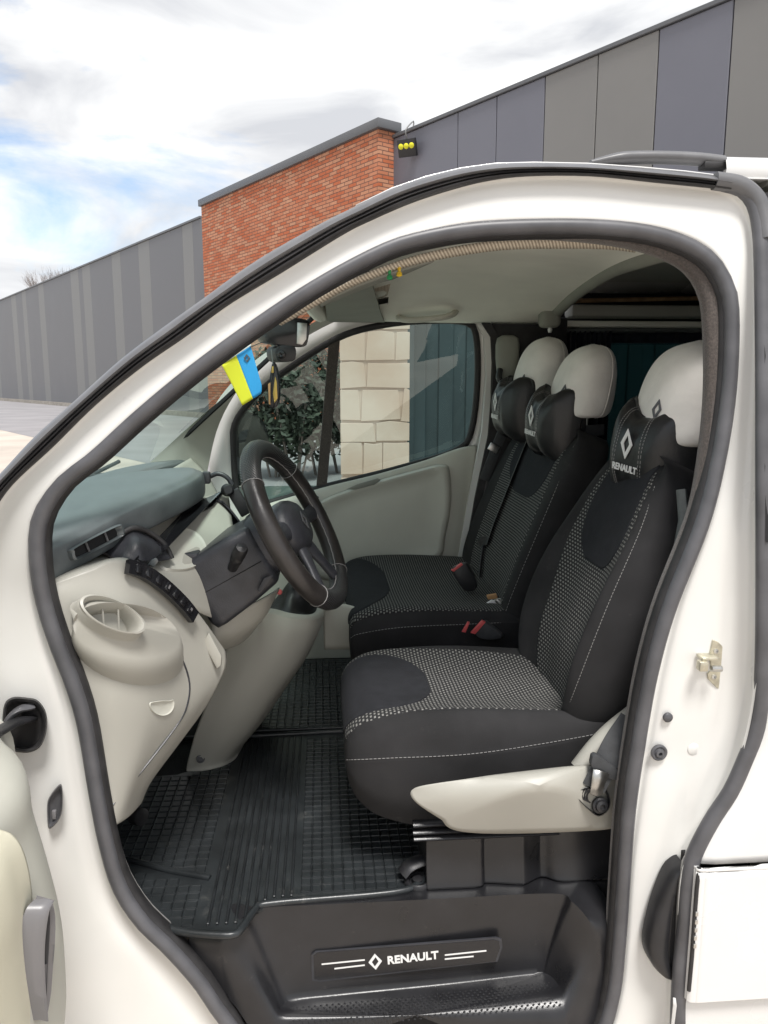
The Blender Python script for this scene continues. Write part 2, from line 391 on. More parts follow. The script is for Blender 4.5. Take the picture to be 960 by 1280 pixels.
def weave(name):                           # black seat cloth with rows of short light dashes, in the surface's own uv metres
    m = bpy.data.materials.new(name); m.use_nodes = True; nt = m.node_tree; b = nt.nodes['Principled BSDF']; N = nt.nodes.new; L = nt.links.new
    uv = N('ShaderNodeUVMap'); uv.uv_map = 'uv'; sp = N('ShaderNodeSeparateXYZ'); L(uv.outputs[0], sp.inputs[0])
    def mth(op, a, b_=None):
        n = N('ShaderNodeMath'); n.operation = op
        for i, s in enumerate((a, b_)):
            if s is None: continue
            if isinstance(s, (int, float)): n.inputs[i].default_value = s
            else: L(s, n.inputs[i])
        return n.outputs[0]
    u = mth('MULTIPLY', sp.outputs['X'], 1/0.0088); v = mth('MULTIPLY', sp.outputs['Y'], 1/0.0130)
    row = mth('FLOOR', u); odd = mth('MULTIPLY', mth('MODULO', row, 2.0), 0.5)
    fv = mth('FRACT', mth('ADD', v, odd)); fu = mth('FRACT', u)
    a = mth('MULTIPLY', mth('LESS_THAN', mth('ABSOLUTE', mth('SUBTRACT', fv, 0.5)), 0.27), mth('LESS_THAN', mth('ABSOLUTE', mth('SUBTRACT', fu, 0.5)), 0.24))
    tc = N('ShaderNodeTexCoord'); no = N('ShaderNodeTexNoise'); no.inputs['Scale'].default_value = 300; L(tc.outputs['Object'], no.inputs['Vector'])
    amp = mth('MULTIPLY', a, mth('ADD', no.outputs['Fac'], 0.25))
    mxx = N('ShaderNodeMixRGB'); mxx.inputs['Color1'].default_value = (0.026, 0.026, 0.027, 1); mxx.inputs['Color2'].default_value = (0.27, 0.265, 0.25, 1)
    L(amp, mxx.inputs['Fac']); L(mxx.outputs[0], b.inputs['Base Color']); b.inputs['Roughness'].default_value = 0.9; b.inputs['Specular IOR Level'].default_value = 0.2
    bp = N('ShaderNodeBump'); bp.inputs['Strength'].default_value = 0.5; bp.inputs['Distance'].default_value = 0.001
    L(a, bp.inputs['Height']); L(bp.outputs[0], b.inputs['Normal']); M[name] = m
weave('fabric_weave')
def ribbed(name, col, col2, scale, axis='X', rough=0.85):
    m = bpy.data.materials.new(name); m.use_nodes = True; nt = m.node_tree; b = nt.nodes['Principled BSDF']; N = nt.nodes.new; L = nt.links.new
    uv = N('ShaderNodeUVMap'); uv.uv_map = 'uv'; wv = N('ShaderNodeTexWave'); wv.bands_direction = axis; wv.inputs['Scale'].default_value = scale
    wv.inputs['Distortion'].default_value = 0.3
    L(uv.outputs[0], wv.inputs['Vector']); mxx = N('ShaderNodeMixRGB'); mxx.inputs['Color1'].default_value = (*col, 1); mxx.inputs['Color2'].default_value = (*col2, 1)
    L(wv.outputs['Fac'], mxx.inputs['Fac']); L(mxx.outputs[0], b.inputs['Base Color']); b.inputs['Roughness'].default_value = rough
    bp = N('ShaderNodeBump'); bp.inputs['Strength'].default_value = 0.6; bp.inputs['Distance'].default_value = 0.002
    L(wv.outputs['Fac'], bp.inputs['Height']); L(bp.outputs[0], b.inputs['Normal']); M[name] = m
ribbed('ribbed_beige', (0.30, 0.25, 0.19), (0.72, 0.65, 0.54), 46, 'Y')
ribbed('leather_perforated', (0.010, 0.010, 0.010), (0.035, 0.035, 0.036), 90, 'DIAGONAL', 0.38)
def brickmat():
    m = bpy.data.materials.new('brick'); m.use_nodes = True; nt = m.node_tree; b = nt.nodes['Principled BSDF']; N = nt.nodes.new; L = nt.links.new
    uv = N('ShaderNodeUVMap'); uv.uv_map = 'uv'; bt = N('ShaderNodeTexBrick')
    bt.inputs['Scale'].default_value = 1.0; bt.inputs['Brick Width'].default_value = 0.42; bt.inputs['Row Height'].default_value = 0.11
    bt.inputs['Mortar Size'].default_value = 0.013; bt.inputs['Mortar Smooth'].default_value = 0.2; bt.inputs['Bias'].default_value = -0.2
    bt.inputs['Color1'].default_value = (0.45, 0.125, 0.052, 1); bt.inputs['Color2'].default_value = (0.52, 0.29, 0.18, 1); bt.inputs['Mortar'].default_value = (0.17, 0.085, 0.06, 1)
    L(uv.outputs[0], bt.inputs['Vector']); tc = N('ShaderNodeTexCoord'); no = N('ShaderNodeTexNoise'); no.inputs['Scale'].default_value = 2.6; no.inputs['Detail'].default_value = 10; no.inputs['Roughness'].default_value = 0.8
    L(tc.outputs['Object'], no.inputs['Vector']); mxx = N('ShaderNodeMixRGB'); mxx.blend_type = 'OVERLAY'; mxx.inputs['Fac'].default_value = 0.45
    L(bt.outputs['Color'], mxx.inputs['Color1']); L(no.outputs['Fac'], mxx.inputs['Color2']); 
    L(mxx.outputs[0], b.inputs['Base Color']); b.inputs['Roughness'].default_value = 0.9
    bp = N('ShaderNodeBump'); bp.inputs['Strength'].default_value = 0.7; bp.inputs['Distance'].default_value = 0.03; bp.invert = True
    L(bt.outputs['Fac'], bp.inputs['Height']); L(bp.outputs[0], b.inputs['Normal']); M['brick'] = m
brickmat()
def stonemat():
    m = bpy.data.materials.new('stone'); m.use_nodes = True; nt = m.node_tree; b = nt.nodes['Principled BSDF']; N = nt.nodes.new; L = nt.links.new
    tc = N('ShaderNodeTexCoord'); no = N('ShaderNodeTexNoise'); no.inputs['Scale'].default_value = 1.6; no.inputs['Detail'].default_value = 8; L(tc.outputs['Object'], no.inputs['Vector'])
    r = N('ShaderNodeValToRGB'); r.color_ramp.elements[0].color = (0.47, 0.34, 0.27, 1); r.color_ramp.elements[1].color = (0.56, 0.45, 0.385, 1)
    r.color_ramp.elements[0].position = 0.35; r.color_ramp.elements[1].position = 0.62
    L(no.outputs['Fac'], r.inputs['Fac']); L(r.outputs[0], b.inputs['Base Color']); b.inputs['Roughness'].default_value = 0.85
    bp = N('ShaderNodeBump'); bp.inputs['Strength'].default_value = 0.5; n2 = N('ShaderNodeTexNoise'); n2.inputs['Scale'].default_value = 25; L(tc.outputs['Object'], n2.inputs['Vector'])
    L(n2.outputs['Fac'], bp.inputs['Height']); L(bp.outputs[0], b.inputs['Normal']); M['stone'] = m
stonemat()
# ------------------------------------------------------------------ ground
W0 = V((7.505, 13.831, 0)); WD = V((-0.534, 0.846, 0)).normalized(); WN = V((-WD.y, WD.x, 0)); HB = 8.6
def wall_s(px, py=300.0, off=0.0):           # distance along the hall's wall under a pixel column
    d = ray(px, py); p0 = W0+WN*off; t = (p0-CAM).dot(WN)/d.dot(WN); q = CAM+d*t; return (q-p0).dot(WD)
def wp(s, z, off=0.0): return W0+WD*s+WN*off+V((0, 0, z))
g = [[V((x, y, 0)) for y in [-400, -60, -20, -8, -3, 0, 3, 8, 20, 60, 200, 900]] for x in [-600, -120, -40, -15, -6, -2, 0, 2, 6, 15, 40, 120, 600]]
gobj('ground', g, 'concrete', uvs=1.0, kind='structure')
# asphalt lane along the foot of the hall, a kerb on its near side
lane = [wp(-40, 0.004, 0.0), wp(160, 0.004, 0.0), wp(160, 0.004, 9.6), wp(-40, 0.004, 9.0)]
pyobj('road', lane, [(0, 1, 2, 3)], 'asphalt', smooth=False, kind='structure')
kg = []
for i in range(31):
    s = 20+i*140/30; o = 9.0+(s+40)/200*.6
    kg.append([wp(s, 0.0, o), wp(s, 0.11, o), wp(s, 0.12, o+0.02), wp(s, 0.12, o+0.15), wp(s, 0.0, o+0.16)])
gobj('kerb', kg, 'kerb', ang=30, kind='structure')

# ------------------------------------------------------------------ hall behind the van
hall = empty('industrial_hall', wp(0, 0), label='long grey panel-clad hall with an orange brick block on its front', category='building')
def panel(name, s0, s1, z0, z1, mat_, off=0.0, th=0.12, gap=0.012, par=None, bev=0.012, label=None):
    a, b = s0+gap, s1-gap
    pts = [wp(a, z0, off-th), wp(b, z0, off-th), wp(b, z0, off), wp(a, z0, off)]
    o = prism(name, pts, V((0, 0, z1-z0)), mat_, par or hall, bev=bev, seg=1)
    if label: o['label'] = label
    return o
sB0, sB1 = wall_s(485), wall_s(252)
# solid core behind the cladding
prism('wall_core', [wp(-14, 0, -0.15), wp(110, 0, -0.15), wp(110, 0, -14), wp(-14, 0, -14)], V((0, 0, HB-0.15)), 'coping', hall)
# right-hand wide panels, boundaries read from the photograph
edges = [(485, 'panel_blue'), (570, 'panel_blue'), (617, 'panel_blue'), (675, 'panel_grey'), (738, 'panel_grey'), (810, 'panel_blue'), (897, 'panel_grey'), (1010, 'panel_grey'), (1120, 'panel_blue')]
ss = [wall_s(e[0]) for e in edges]+[wall_s(1250)]
for k, e in enumerate(edges): panel('wall_panel', ss[k+1], ss[k], 0.25, HB-0.08, e[1])
# left-hand run: dark sheets with narrow lighter sheets between
st = [(-40, 0), (-20, 1), (-13, 0), (8, 1), (14, 0), (22, 1), (27, 0), (43, 1), (50, 0), (85, 1), (95, 0), (100, 1), (110, 0), (138, 1), (149, 0), (172, 1), (186, 0), (228, 1), (241, 0), (254, 2)]
for (a, c), (b, _) in zip(st, st[1:]):
    s1, s0 = wall_s(a), wall_s(b)
    if s1-s0 > 0.05: panel('wall_panel', s0, s1, 0.25, HB-0.08, 'panel_light' if c else 'panel_left', gap=0.006, bev=0.004)
panel('wall_panel', wall_s(-40), 110, 0.25, HB-0.08, 'panel_left')
panel('plinth', -14, 110, 0.0, 0.245, 'kerb', off=0.02, gap=0)
for a, b in ((-14, sB0), (sB1, 110)): panel('roof_edge', a, b, HB-0.075, HB+0.02, 'coping', off=0.06, th=0.3, gap=0.0)
# brick block standing proud of the wall
bo = 0.55; f0 = wall_s(473, 180, bo); f1 = wall_s(252, 270, bo)
def bquad(name, a, b, z0, z1, mat_):
    vs = [a+V((0, 0, z0)), b+V((0, 0, z0)), b+V((0, 0, z1)), a+V((0, 0, z1))]
    me = bpy.data.meshes.new(name); L_ = (b-a).length
    return vs, L_
vs = []; fs = []; uvc = []
c4 = [wp(f1, 0, -0.1), wp(f1, 0, bo), wp(f0, 0, bo), wp(f0, 0, -0.1)]; run = 0.0; zt = HB+0.10
for a, b in zip(c4, c4[1:]):
    L_ = (b-a).length; k = len(vs); vs += [a, b, b+V((0, 0, zt)), a+V((0, 0, zt))]; fs.append((k, k+1, k+2, k+3)); uvc += [(run, 0), (run+L_, 0), (run+L_, zt), (run, zt)]; run += L_
me = bpy.data.meshes.new('brick_block'); me.from_pydata([tuple(v) for v in vs], [], fs); uvl = me.uv_layers.new(name='uv')
for lp in me.loops: uvl.data[lp.index].uv = uvc[lp.vertex_index]
fixn(me); bb = link('brick_block', me, 'brick', hall); bb['label'] = 'orange brick block standing proud of the grey panels'
prism('coping', [wp(f0-0.12, zt, -0.2), wp(f1+0.1, zt, -0.2), wp(f1+0.1, zt, bo+0.1), wp(f0-0.12, zt, bo+0.1)], V((0, 0, 0.26)), 'coping', hall, bev=0.02)

# floodlight on the hall
fl_s = wall_s(519, 187); fz = (CAM+ray(519, 187)*((W0-CAM).dot(WN)/ray(519, 187).dot(WN))).z
fl = empty('floodlight', wp(fl_s, fz-0.25, 0.02), label='small black floodlight with three yellow lamps on the grey panels', category='floodlight')
xd = (WD*-1); nd = (WN*0.9+V((0.25, -0.4, -0.35))).normalized(); zd = (V((0, 0, 1))-nd*nd.z).normalized(); xd = zd.cross(nd).normalized()*-1
rm = Matrix((xd, nd*-1, zd)).transposed(); 
if rm.determinant() < 0: xd = -xd; rm = Matrix((xd, nd*-1, zd)).transposed()
fc = wp(fl_s, fz, 0.28)
box('lamp_housing', fc, (0.54, 0.14, 0.46), 'black_plastic', fl, bev=0.02, rot=rm)
for k in (-1, 0, 1):
    lathe('lamp_lens', fc+xd*0.16*k+zd*0.05+nd*0.065, nd, [(0.076, 0), (0.076, 0.012), (0.06, 0.025), (0.0, 0.03)], 'yellow', fl, n=14, sx=1.0)
box('driver_box', fc-nd*0.1, (0.4, 0.1, 0.34), 'black_plastic', fl, bev=0.02, rot=rm)
tube('bracket', [fc-nd*0.12, wp(fl_s, fz, 0.0)], 0.025, 'black_plastic', fl)
tube('cable', cr([fc+zd*0.20-nd*0.05, fc+zd*0.35+V((0, 0, .1)), wp(fl_s+0.05, fz+0.75, 0.03), wp(fl_s+0.05, HB+0.02, 0.03)], 12), 0.02, 'panel_light', fl, sides=6)

# bare tree behind the hall
def bare_tree(base, h, label):
    t = empty('bare_tree', base, label=label, category='tree')
    trunk = tube_grid(cr([base, base+V((0.1, 0, h*0.3)), base+V((0, 0.1, h*0.6))], 8), lambda u: 0.28-0.16*u, 8)
    gobj('trunk', trunk, 'bark', t, cv=True, cap=True)
    vs = []; fs = []
    def br(p, d, L_, r, lev):
        q = p+d*L_; k = len(vs); s = d.orthogonal().normalized(); b = d.cross(s)
        for pt, rr in ((p, r), (q, r*0.6)):
            for a in range(4): vs.append(pt+s*math.cos(a*1.571)*rr+b*math.sin(a*1.571)*rr)
        for a in range(4): fs.append((k+a, k+(a+1) % 4, k+4+(a+1) % 4, k+4+a))
        if lev == 0: return
        for _ in range(4 if lev > 2 else 3):
            nd_ = (d+V((random.uniform(-.6, .6), random.uniform(-.6, .6), random.uniform(.1, .7)))).normalized()
            br(p.lerp(q, random.uniform(0.5, 1.0)), nd_, L_*random.uniform(0.6, 0.8), r*0.55, lev-1)
    for k in range(7):
        a = k*0.9+random.random()
        br(base+V((0, 0.05, h*random.uniform(0.38, 0.6))), V((math.cos(a)*.7, math.sin(a)*.7, 1)).normalized(), h*0.12, 0.07, 4)
    pyobj('crown', vs, fs, 'bark', t, smooth=False)
tb = CAM+ray(62, 330)*95; bare_tree(V((tb.x, tb.y, 0)), 21.0, 'bare leafless tree rising behind the grey hall roof')

# ------------------------------------------------------------------ added beyond the passenger window in place of its reflections
pb = atz(470, 700, 0.0)
def reflection_pier():  # pier added outside to stand for the pale reflection in the pane
    t = empty('reflection_pier', V((0, 0, 0)), label='pale stone-clad pier added for the pale reflection in the passenger window', category='pier')
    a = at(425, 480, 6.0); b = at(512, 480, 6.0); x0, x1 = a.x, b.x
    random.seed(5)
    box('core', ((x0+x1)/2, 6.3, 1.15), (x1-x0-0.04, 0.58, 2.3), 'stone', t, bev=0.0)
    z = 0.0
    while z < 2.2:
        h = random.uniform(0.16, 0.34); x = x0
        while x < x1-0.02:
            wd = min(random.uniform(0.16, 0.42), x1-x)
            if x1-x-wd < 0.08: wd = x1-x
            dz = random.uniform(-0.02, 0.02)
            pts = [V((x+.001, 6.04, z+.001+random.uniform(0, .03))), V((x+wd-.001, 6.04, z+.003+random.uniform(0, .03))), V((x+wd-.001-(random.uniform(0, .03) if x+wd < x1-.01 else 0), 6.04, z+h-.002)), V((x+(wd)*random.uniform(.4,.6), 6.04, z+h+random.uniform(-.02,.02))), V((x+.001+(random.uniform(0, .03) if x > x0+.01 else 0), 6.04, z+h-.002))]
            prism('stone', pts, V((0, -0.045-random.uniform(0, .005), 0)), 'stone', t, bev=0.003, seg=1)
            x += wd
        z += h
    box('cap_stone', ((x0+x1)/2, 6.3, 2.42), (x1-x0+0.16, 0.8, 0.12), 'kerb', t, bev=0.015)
reflection_pier()
def container():  # container added outside to darken this part of the side windows
    a = at(506, 480, 8.4).x; L_ = 5.6; y = 8.4
    t = empty('added_container', V((a+L_/2, y+1.2, 0)), label='dark blue-green steel container added for the dark area in the passenger side windows', category='container')
    box('container_body', (a+L_/2, y+1.25, 1.36), (L_, 2.4, 2.36), 'teal', t, bev=0.02)
    n = 16
    for k in range(n): box('corrugation', (a+(k+.5)*L_/n, y+.03, 1.36), (L_/n*.55, .018, 2.15), 'teal', t, bev=.015, seg=1)
    for x in (a+.05, a+L_-.05): box('corner_post', (x, y+.02, 1.36), (.13, .13, 2.42), 'teal', t, bev=.012)
    for z in (.2, 2.5): box('side_rail', (a+L_/2, y+.015, z), (L_, .09, .14), 'kerb' if z < 1 else 'teal', t, bev=.012)
    for x in (a+.1, a+L_-.1):
        for yy in (y+.1, y+2.3): box('foot', (x, yy, .08), (.18, .18, .16), 'coping', t, bev=.01)
container()
def shrub(c, rx, ry, h, n, label):
    t = empty('shrub', V((c[0], c[1], 0)), label=label, category='shrub', group='dark shrubs added beyond the van')
    vs = []; fs = []
    for i in range(n):
        u = random.random()*6.283; q = random.uniform(-0.9, 1); r = random.uniform(0.55, 1)*(1-0.2*random.random())
        k_ = math.sqrt(1-q*q)
        p = V((c[0]+rx*r*k_*math.cos(u), c[1]+ry*r*k_*math.sin(u), h*0.52+h*0.47*r*q))
        s = random.uniform(0.04, 0.085); a = V((random.gauss(0, 1), random.gauss(0, 1), random.gauss(0, 1))).normalized(); b = a.orthogonal().normalized()
        k = len(vs); vs += [p+a*s, p+b*s*.5, p-a*s, p-b*s*.5]; fs.append((k, k+1, k+2, k+3))
    pyobj('foliage', vs, fs, 'leaf', t, smooth=False)
    for k in range(5):
        a = k*1.3; tube('stem', [V((c[0]+.08*math.cos(a), c[1]+.08*math.sin(a), 0)), V((c[0]+rx*.6*math.cos(a), c[1]+ry*.6*math.sin(a), h*.7))], 0.02, 'bark', t, sides=5)
for k, (px, y, h) in enumerate(((340, 11.6, 2.3), (368, 11.2, 2.1), (398, 11.8, 2.4), (425, 12.1, 2.2))):  # shrubs added outside to stand for the dark reflection in the pane
    p = at(px, 500, y); shrub((p.x, p.y), 0.75, 0.7, h, 1500, 'dense dark shrub added for the dark reflection in the passenger side window')
# ------------------------------------------------------------------ the van: body round the open doorway
van = empty('van', (0.6, 0.9, 0), label='white delivery van with its front door open and cab in view', category='van')
SEAL = [(330, 1312), (283, 1275), (249, 1227), (211, 1184), (177, 1151), (149, 1107), (132, 1050), (120, 988), (106, 905), (91, 854), (72, 806), (55, 752), (47, 700), (50, 648), (78, 602),
        (120, 569), (175, 519), (240, 465), (319, 407), (398, 355), (478, 313), (530, 297), (602, 286), (711, 283), (792, 288), (846, 301), (884, 322), (906, 353), (914, 392), (911, 484),
        (898, 572), (877, 655), (836, 760), (813, 843), (798, 927), (786, 1010), (780, 1087), (774, 1175), (766, 1245), (745, 1300), (690, 1330), (540, 1345)]
OUT = [(250, 1440), (100, 1440), (0, 1380), (-40, 1250), (-55, 1200), (-60, 1150), (-65, 1060), (-70, 1000), (-70, 905), (-68, 854), (-60, 800), (-45, 740), (-30, 680), (-8, 635), (20, 600),
       (75, 550), (125, 500), (190, 448), (270, 391), (350, 340), (440, 285), (505, 256), (602, 226), (711, 219), (819, 227), (885, 233), (918, 244), (936, 270), (944, 320), (948, 460),
       (947, 572), (945, 660), (944, 760), (941, 850), (925, 935), (895, 1005), (853, 1080), (845, 1175), (841, 1225), (838, 1290), (830, 1400), (560, 1440)]
def ring(f, dy):                              # shallow over the roof edge and front pillar, deep at the pillars below
    r = []
    for s, o in zip(SEAL, OUT):
        px, py = o[0]+(s[0]-o[0])*f, o[1]+(s[1]-o[1])*f
        k = min(1.0, max(0.0, (s[1]-330)/260.0)); k = k*k*(3-2*k) if s[0] > 500 else min(1.0, max(0.0, (s[1]-620)/150.0))
        flat = 0.020+(dy-0.020)*0.22 if f < 0.85 else 0.032+(f-0.85)*0.16
        if f >= 1.0 and dy < 0.08: flat = 0.046
        r.append(side(px, py, dy*k+flat*(1-k)))
    return r
NJ = 240
rows = [crp(ring(f, dy), NJ, True) for f, dy in ((-0.02, 0.012), (0.0, 0.022), (0.05, 0.05), (0.12, 0.064), (0.3, 0.072), (0.55, 0.076), (0.80, 0.082), (0.90, 0.092), (0.955, 0.092), (0.98, 0.088))]
JG = [[c[i] for c in [crp([r[j] for r in rows], 48) for j in range(NJ)]] for i in range(48)]
crease = [(0.55, .742), (0.62, .742), (0.70, .742), (0.76, .752), (0.81, .768), (0.86, .782), (0.95, .787), (1.10, .787), (1.3, .79)]   # pressed step running down the rear pillar (height, length)
def crx(z):
    for (a, x), (b, y) in zip(crease, crease[1:]):
        if a <= z <= b: return x+(y-x)*(z-a)/(b-a)
for r in JG[4:40]:
    for p in r:
        if .55 < p.z < 1.3 and p.x > .6:
            t = min(1, max(0, (p.x-crx(p.z)+.008)/.016)); f = min(1, (p.z-.55)/.12, (1.3-p.z)/.2)
            p.y -= .007*t*t*(3-2*t)*f
        if .60 < p.z < 1.0 and .66 < p.x < .75: p.y += .003*math.exp(-((p.z-.80)/.05)**2-((p.x-.705)/.03)**2)
jamb = gobj('door_frame', JG, 'paint', van, cv=True, ang=80, thick=0.004)
seal_c = cr(ring(1.0, 0.070), 170, True)
seal = gobj('door_seal', tube_grid(seal_c, 0.0155, 12, True, ref=V((0, 1, 0)), ry=0.0145), 'rubber_grey', van, cu=True, cv=True)
# clamping lip and fleece lining on the inner side of the seal
ctr = V((0.15, 0, 1.15))
nrm = []
T = frames(seal_c, True)
for p, t in zip(seal_c, T):
    n = V((t.z, 0, -t.x)).normalized()
    if n.dot(ctr-p) < 0: n = -n
    nrm.append(n)
def inset(d, y): 
    return [p+n*(d(p) if callable(d) else d)+V((0, y, 0)) for p, n in zip(seal_c, nrm)]
gobj('seal_lip', [inset(0.012, 0.0), inset(0.019, 0.006), inset(0.020, 0.02), inset(0.012, 0.04)], 'rubber_dark', van, cv=True)
def wide(p):                                  # the fleece is broad at the rear upper corner and slim elsewhere
    a = max(0, 1-(p-V((0.83, p.y, 1.72))).length/0.42); b = 1 if p.x > 0.3 and p.z > 0.6 else 0
    return 0.018+0.026*a if p.x > 0.3 else 0.014
gobj('pillar_lining', [inset(lambda p: 0.012, 0.012), inset(lambda p: wide(p)*0.8, 0.010), inset(lambda p: wide(p), 0.018), inset(lambda p: wide(p)+0.001, 0.03), inset(lambda p: wide(p)-0.006, 0.05), inset(-0.02, 0.05)], 'fuzz', van, cv=True)

# outer weatherstrip over the door: bright outer bead and dark fluffy lip
EDGE = [(-60, 660), (-30, 620), (0, 592), (42, 547), (92, 502), (150, 450), (200, 412), (250, 376), (320, 326), (400, 280), (440, 260), (494, 234), (548, 217), (602, 206.5), (657, 203.5), (738, 205), (819, 211), (880, 217), (916, 223)]
LOW = [(-45, 690), (-15, 648), (15, 606), (66, 558), (118, 507), (176, 459), (232, 420), (285, 381), (352, 340), (428, 293), (466, 274), (512, 254), (560, 238), (608, 226), (660, 220), (738, 220), (819, 228), (880, 234), (914, 238)]
def band(f, dy): return crp([side(a[0]+(b[0]-a[0])*f, a[1]+(b[1]-a[1])*f, dy) for a, b in zip(EDGE, LOW)], 90)
gobj('gutter_trim', [band(0.0, 0.03), band(0.04, 0.012), band(0.15, -0.002), band(0.30, -0.006), band(0.42, -0.002), band(0.48, 0.006)], 'trim_silver', van)
gobj('weatherstrip', [band(0.40, 0.016), band(0.5, 0.004), band(0.62, 0.0), band(0.70, 0.007), band(0.78, 0.001), band(0.92, 0.004), band(1.04, 0.02)], 'rubber_dark', van)
# corner cap and rear upright strip beside the sliding door
BS = [(905, 229), (928, 236), (944, 256), (951, 290), (953, 330), (955, 460), (955, 600), (955, 760), (953, 850), (948, 905), (930, 953), (913, 990), (890, 1025), (868, 1068), (860, 1105), (856, 1160), (850, 1220), (847, 1290), (846, 1400)]
bsp = cr([side(x, y, 0.012) for x, y in BS], 110)
gobj('rear_door_seal', tube_grid(bsp, lambda u: 0.0125 if u < 0.55 else 0.0125+0.003*min(1, (u-0.55)*6), 12, False, ref=V((0, 1, 0)), ry=0.016), 'rubber_grey', van, cv=True, cap=True)
gobj('corner_cap', tube_grid(cr([side(x, y, 0.010) for x, y in ((893, 226), (925, 232), (946, 250), (955, 275), (958, 300))], 20), 0.0165, 12, False, ref=V((0, 1, 0)), ry=0.017), 'trim_silver', van, cv=True, cap=True)

# outer skin behind the doorway: sliding door
def skin(px, py, dy=0.0): return side(px, py, dy)
xs0 = 0.86
slide = empty('sliding_door', (0.95, 0, 0.4), van)
rowsS = []
for z in [0.30, 0.34, 0.42, 0.50, 0.56, 0.60, 0.607]:
    rowsS.append([V((x, -0.012 if 0.32 < z < 0.6 else 0.004, z)) for x in (0.735, 0.74, 0.80, 1.0, 1.4, 2.0, 2.2)])
BSw = [p.copy() for p in bsp]
def seal_x(z):                                # rearward position of the strip at a height
    c = [p for p in BSw if abs(p.z-z) < 0.03]
    return max(p.x for p in c) if c else max(p.x for p in BSw)
zs = [0.612, 0.64, 0.70, 0.76, 0.82, 0.9, 1.0, 1.1, 1.2, 1.26]
gobj('door_skin', [[V((seal_x(z)+0.004+dx, (0.03 if dx < -.005 else .014 if dx < .005 else .003 if dx < .02 else 0)+0.006*math.exp(-((z-1.02)/.05)**2), z)) for dx in (-0.014, -0.002, 0.008, 0.03, 0.1, 0.4, 0.9, 1.35)] for z in [zs[0]+(zs[-1]-zs[0])*q/40 for q in range(41)]], 'paint_white', slide, thick=0.003)
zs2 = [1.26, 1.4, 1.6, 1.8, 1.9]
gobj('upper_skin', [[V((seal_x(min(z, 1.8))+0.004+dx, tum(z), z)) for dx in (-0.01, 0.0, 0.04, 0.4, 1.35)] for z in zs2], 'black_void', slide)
lowo = [(0.735, 0.355), (0.745, 0.60), (0.76, 0.612), (2.2, 0.612), (2.2, 0.34), (0.76, 0.34)]
o1 = at(867, 1250, -0.01); o2 = at(872, 1085, -0.01); ztop = o2.z; zb = o1.z; xl = o2.x
gobj('lower_moulding', net([[V((xl+dx, yy, zb+(ztop-zb)*f)) for dx, yy in ((0.0, 0.008), (0.004, -0.006), (0.012, -0.012), (0.1, -0.013), (0.7, -0.013), (1.35, -0.013))] for f in (0.0, 0.02, 0.05, 0.25, 0.40, 0.44, 0.52, 0.95, 0.985, 1.0)], 40, 40), 'paint_white', slide, thick=0.006)
gobj('sill_skin', [[V((x, y, z)) for x in (0.70, 0.74, 0.9, 1.4, 2.2)] for y, z in ((0.002, zb-0.004), (0.0, zb-0.02), (0.004, zb-0.1), (0.02, zb-0.2))], 'paint_white', slide, thick=0.003)
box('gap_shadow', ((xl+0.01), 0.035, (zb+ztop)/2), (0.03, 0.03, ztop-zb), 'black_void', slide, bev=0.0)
# black catch strip in the gap and the bumper pad on the frame
tube('gap_gasket', [at(874, 1084, -0.010), at(871, 1110, -0.016), at(868, 1150, -0.016), at(865, 1195, -0.016), at(861, 1238, -0.014)], 0.0042, 'rubber_dark', slide, sides=8)
for k in range(5):
    a = at(870.5-k*0.6, 1142+k*10, -0.020); box('latch_tooth', a, (0.006, 0.006, 0.009), 'metal', slide, bev=0.001)
pts = [at(853, 1078, 0.04), at(838, 1090, 0.038), at(825, 1120, 0.036), at(815, 1155, 0.034), at(810, 1185, 0.034), at(815, 1205, 0.034), at(826, 1218, 0.034), at(842, 1221, 0.036)]
L_ = cr(pts, 24); R_ = [V((p.x, 0.05, p.z)) for p in cr([at(856, 1078, 0.04), at(850, 1110, 0.04), at(848, 1160, 0.04), at(843, 1221, 0.04)], 24)]
gobj('bump_pad', [[a.lerp(b, f)+V((0, dy, 0)) for a, b in zip(L_, R_)] for f, dy in ((-0.02, 0.03), (0.0, 0.004), (0.10, -0.012), (0.3, -0.02), (0.55, -0.022), (0.66, -0.012), (0.72, -0.014), (1.0, -0.012))], 'black_plastic', van)

# striker, plugs on the frame
def fr(px, py): return side(px, py, 0.074)
stk = empty('striker', fr(888, 828), van)
pl = [fr(x, y) for x, y in ((890, 799), (897, 802), (905, 810), (907, 838), (902, 858), (897, 861), (884, 848), (883, 842), (888, 836), (886, 818))]
prism('plate', pl, V((0, -0.004, 0)), 'zinc', stk, bev=0.001, seg=1)
a = fr(892, 829); tube('pin', [a+V((0, -0.03, 0)), a+V((-0.022, -0.032, 0.002))], 0.006, 'metal', stk, sides=12)
box('pin_block', fr(870, 826)+V((0, -0.026, 0)), (0.018, 0.018, 0.020), 'zinc', stk, bev=0.003)
box('arm', fr(880, 818)+V((0, -0.014, 0)), (0.034, 0.028, 0.006), 'zinc', stk, bev=0.002)
for x, y in ((893.5, 813), (891, 845)):
    lathe('screw', fr(x, y)+V((0, -0.004, 0)), (0, -1, 0), [(0.005, 0), (0.005, 0.002), (0.002, 0.0025), (0.002, 0.0005), (0, 0.0005)], 'metal', stk, n=12)
lathe('plug', fr(835, 897)+V((0, 0.003, 0)), (0, -1, 0), [(0.010, 0), (0.010, 0.004), (0.008, 0.006), (0.0, 0.0065)], 'rubber_grey', van, n=20)
lathe('door_switch', fr(824, 941)+V((0, 0.003, 0)), (0, -1, 0), [(0.017, 0), (0.017, 0.004), (0.014, 0.006), (0.010, 0.004), (0.008, 0.009), (0.004, 0.010), (0.004, 0.004), (0, 0.004)], 'rubber_grey', van, n=24)
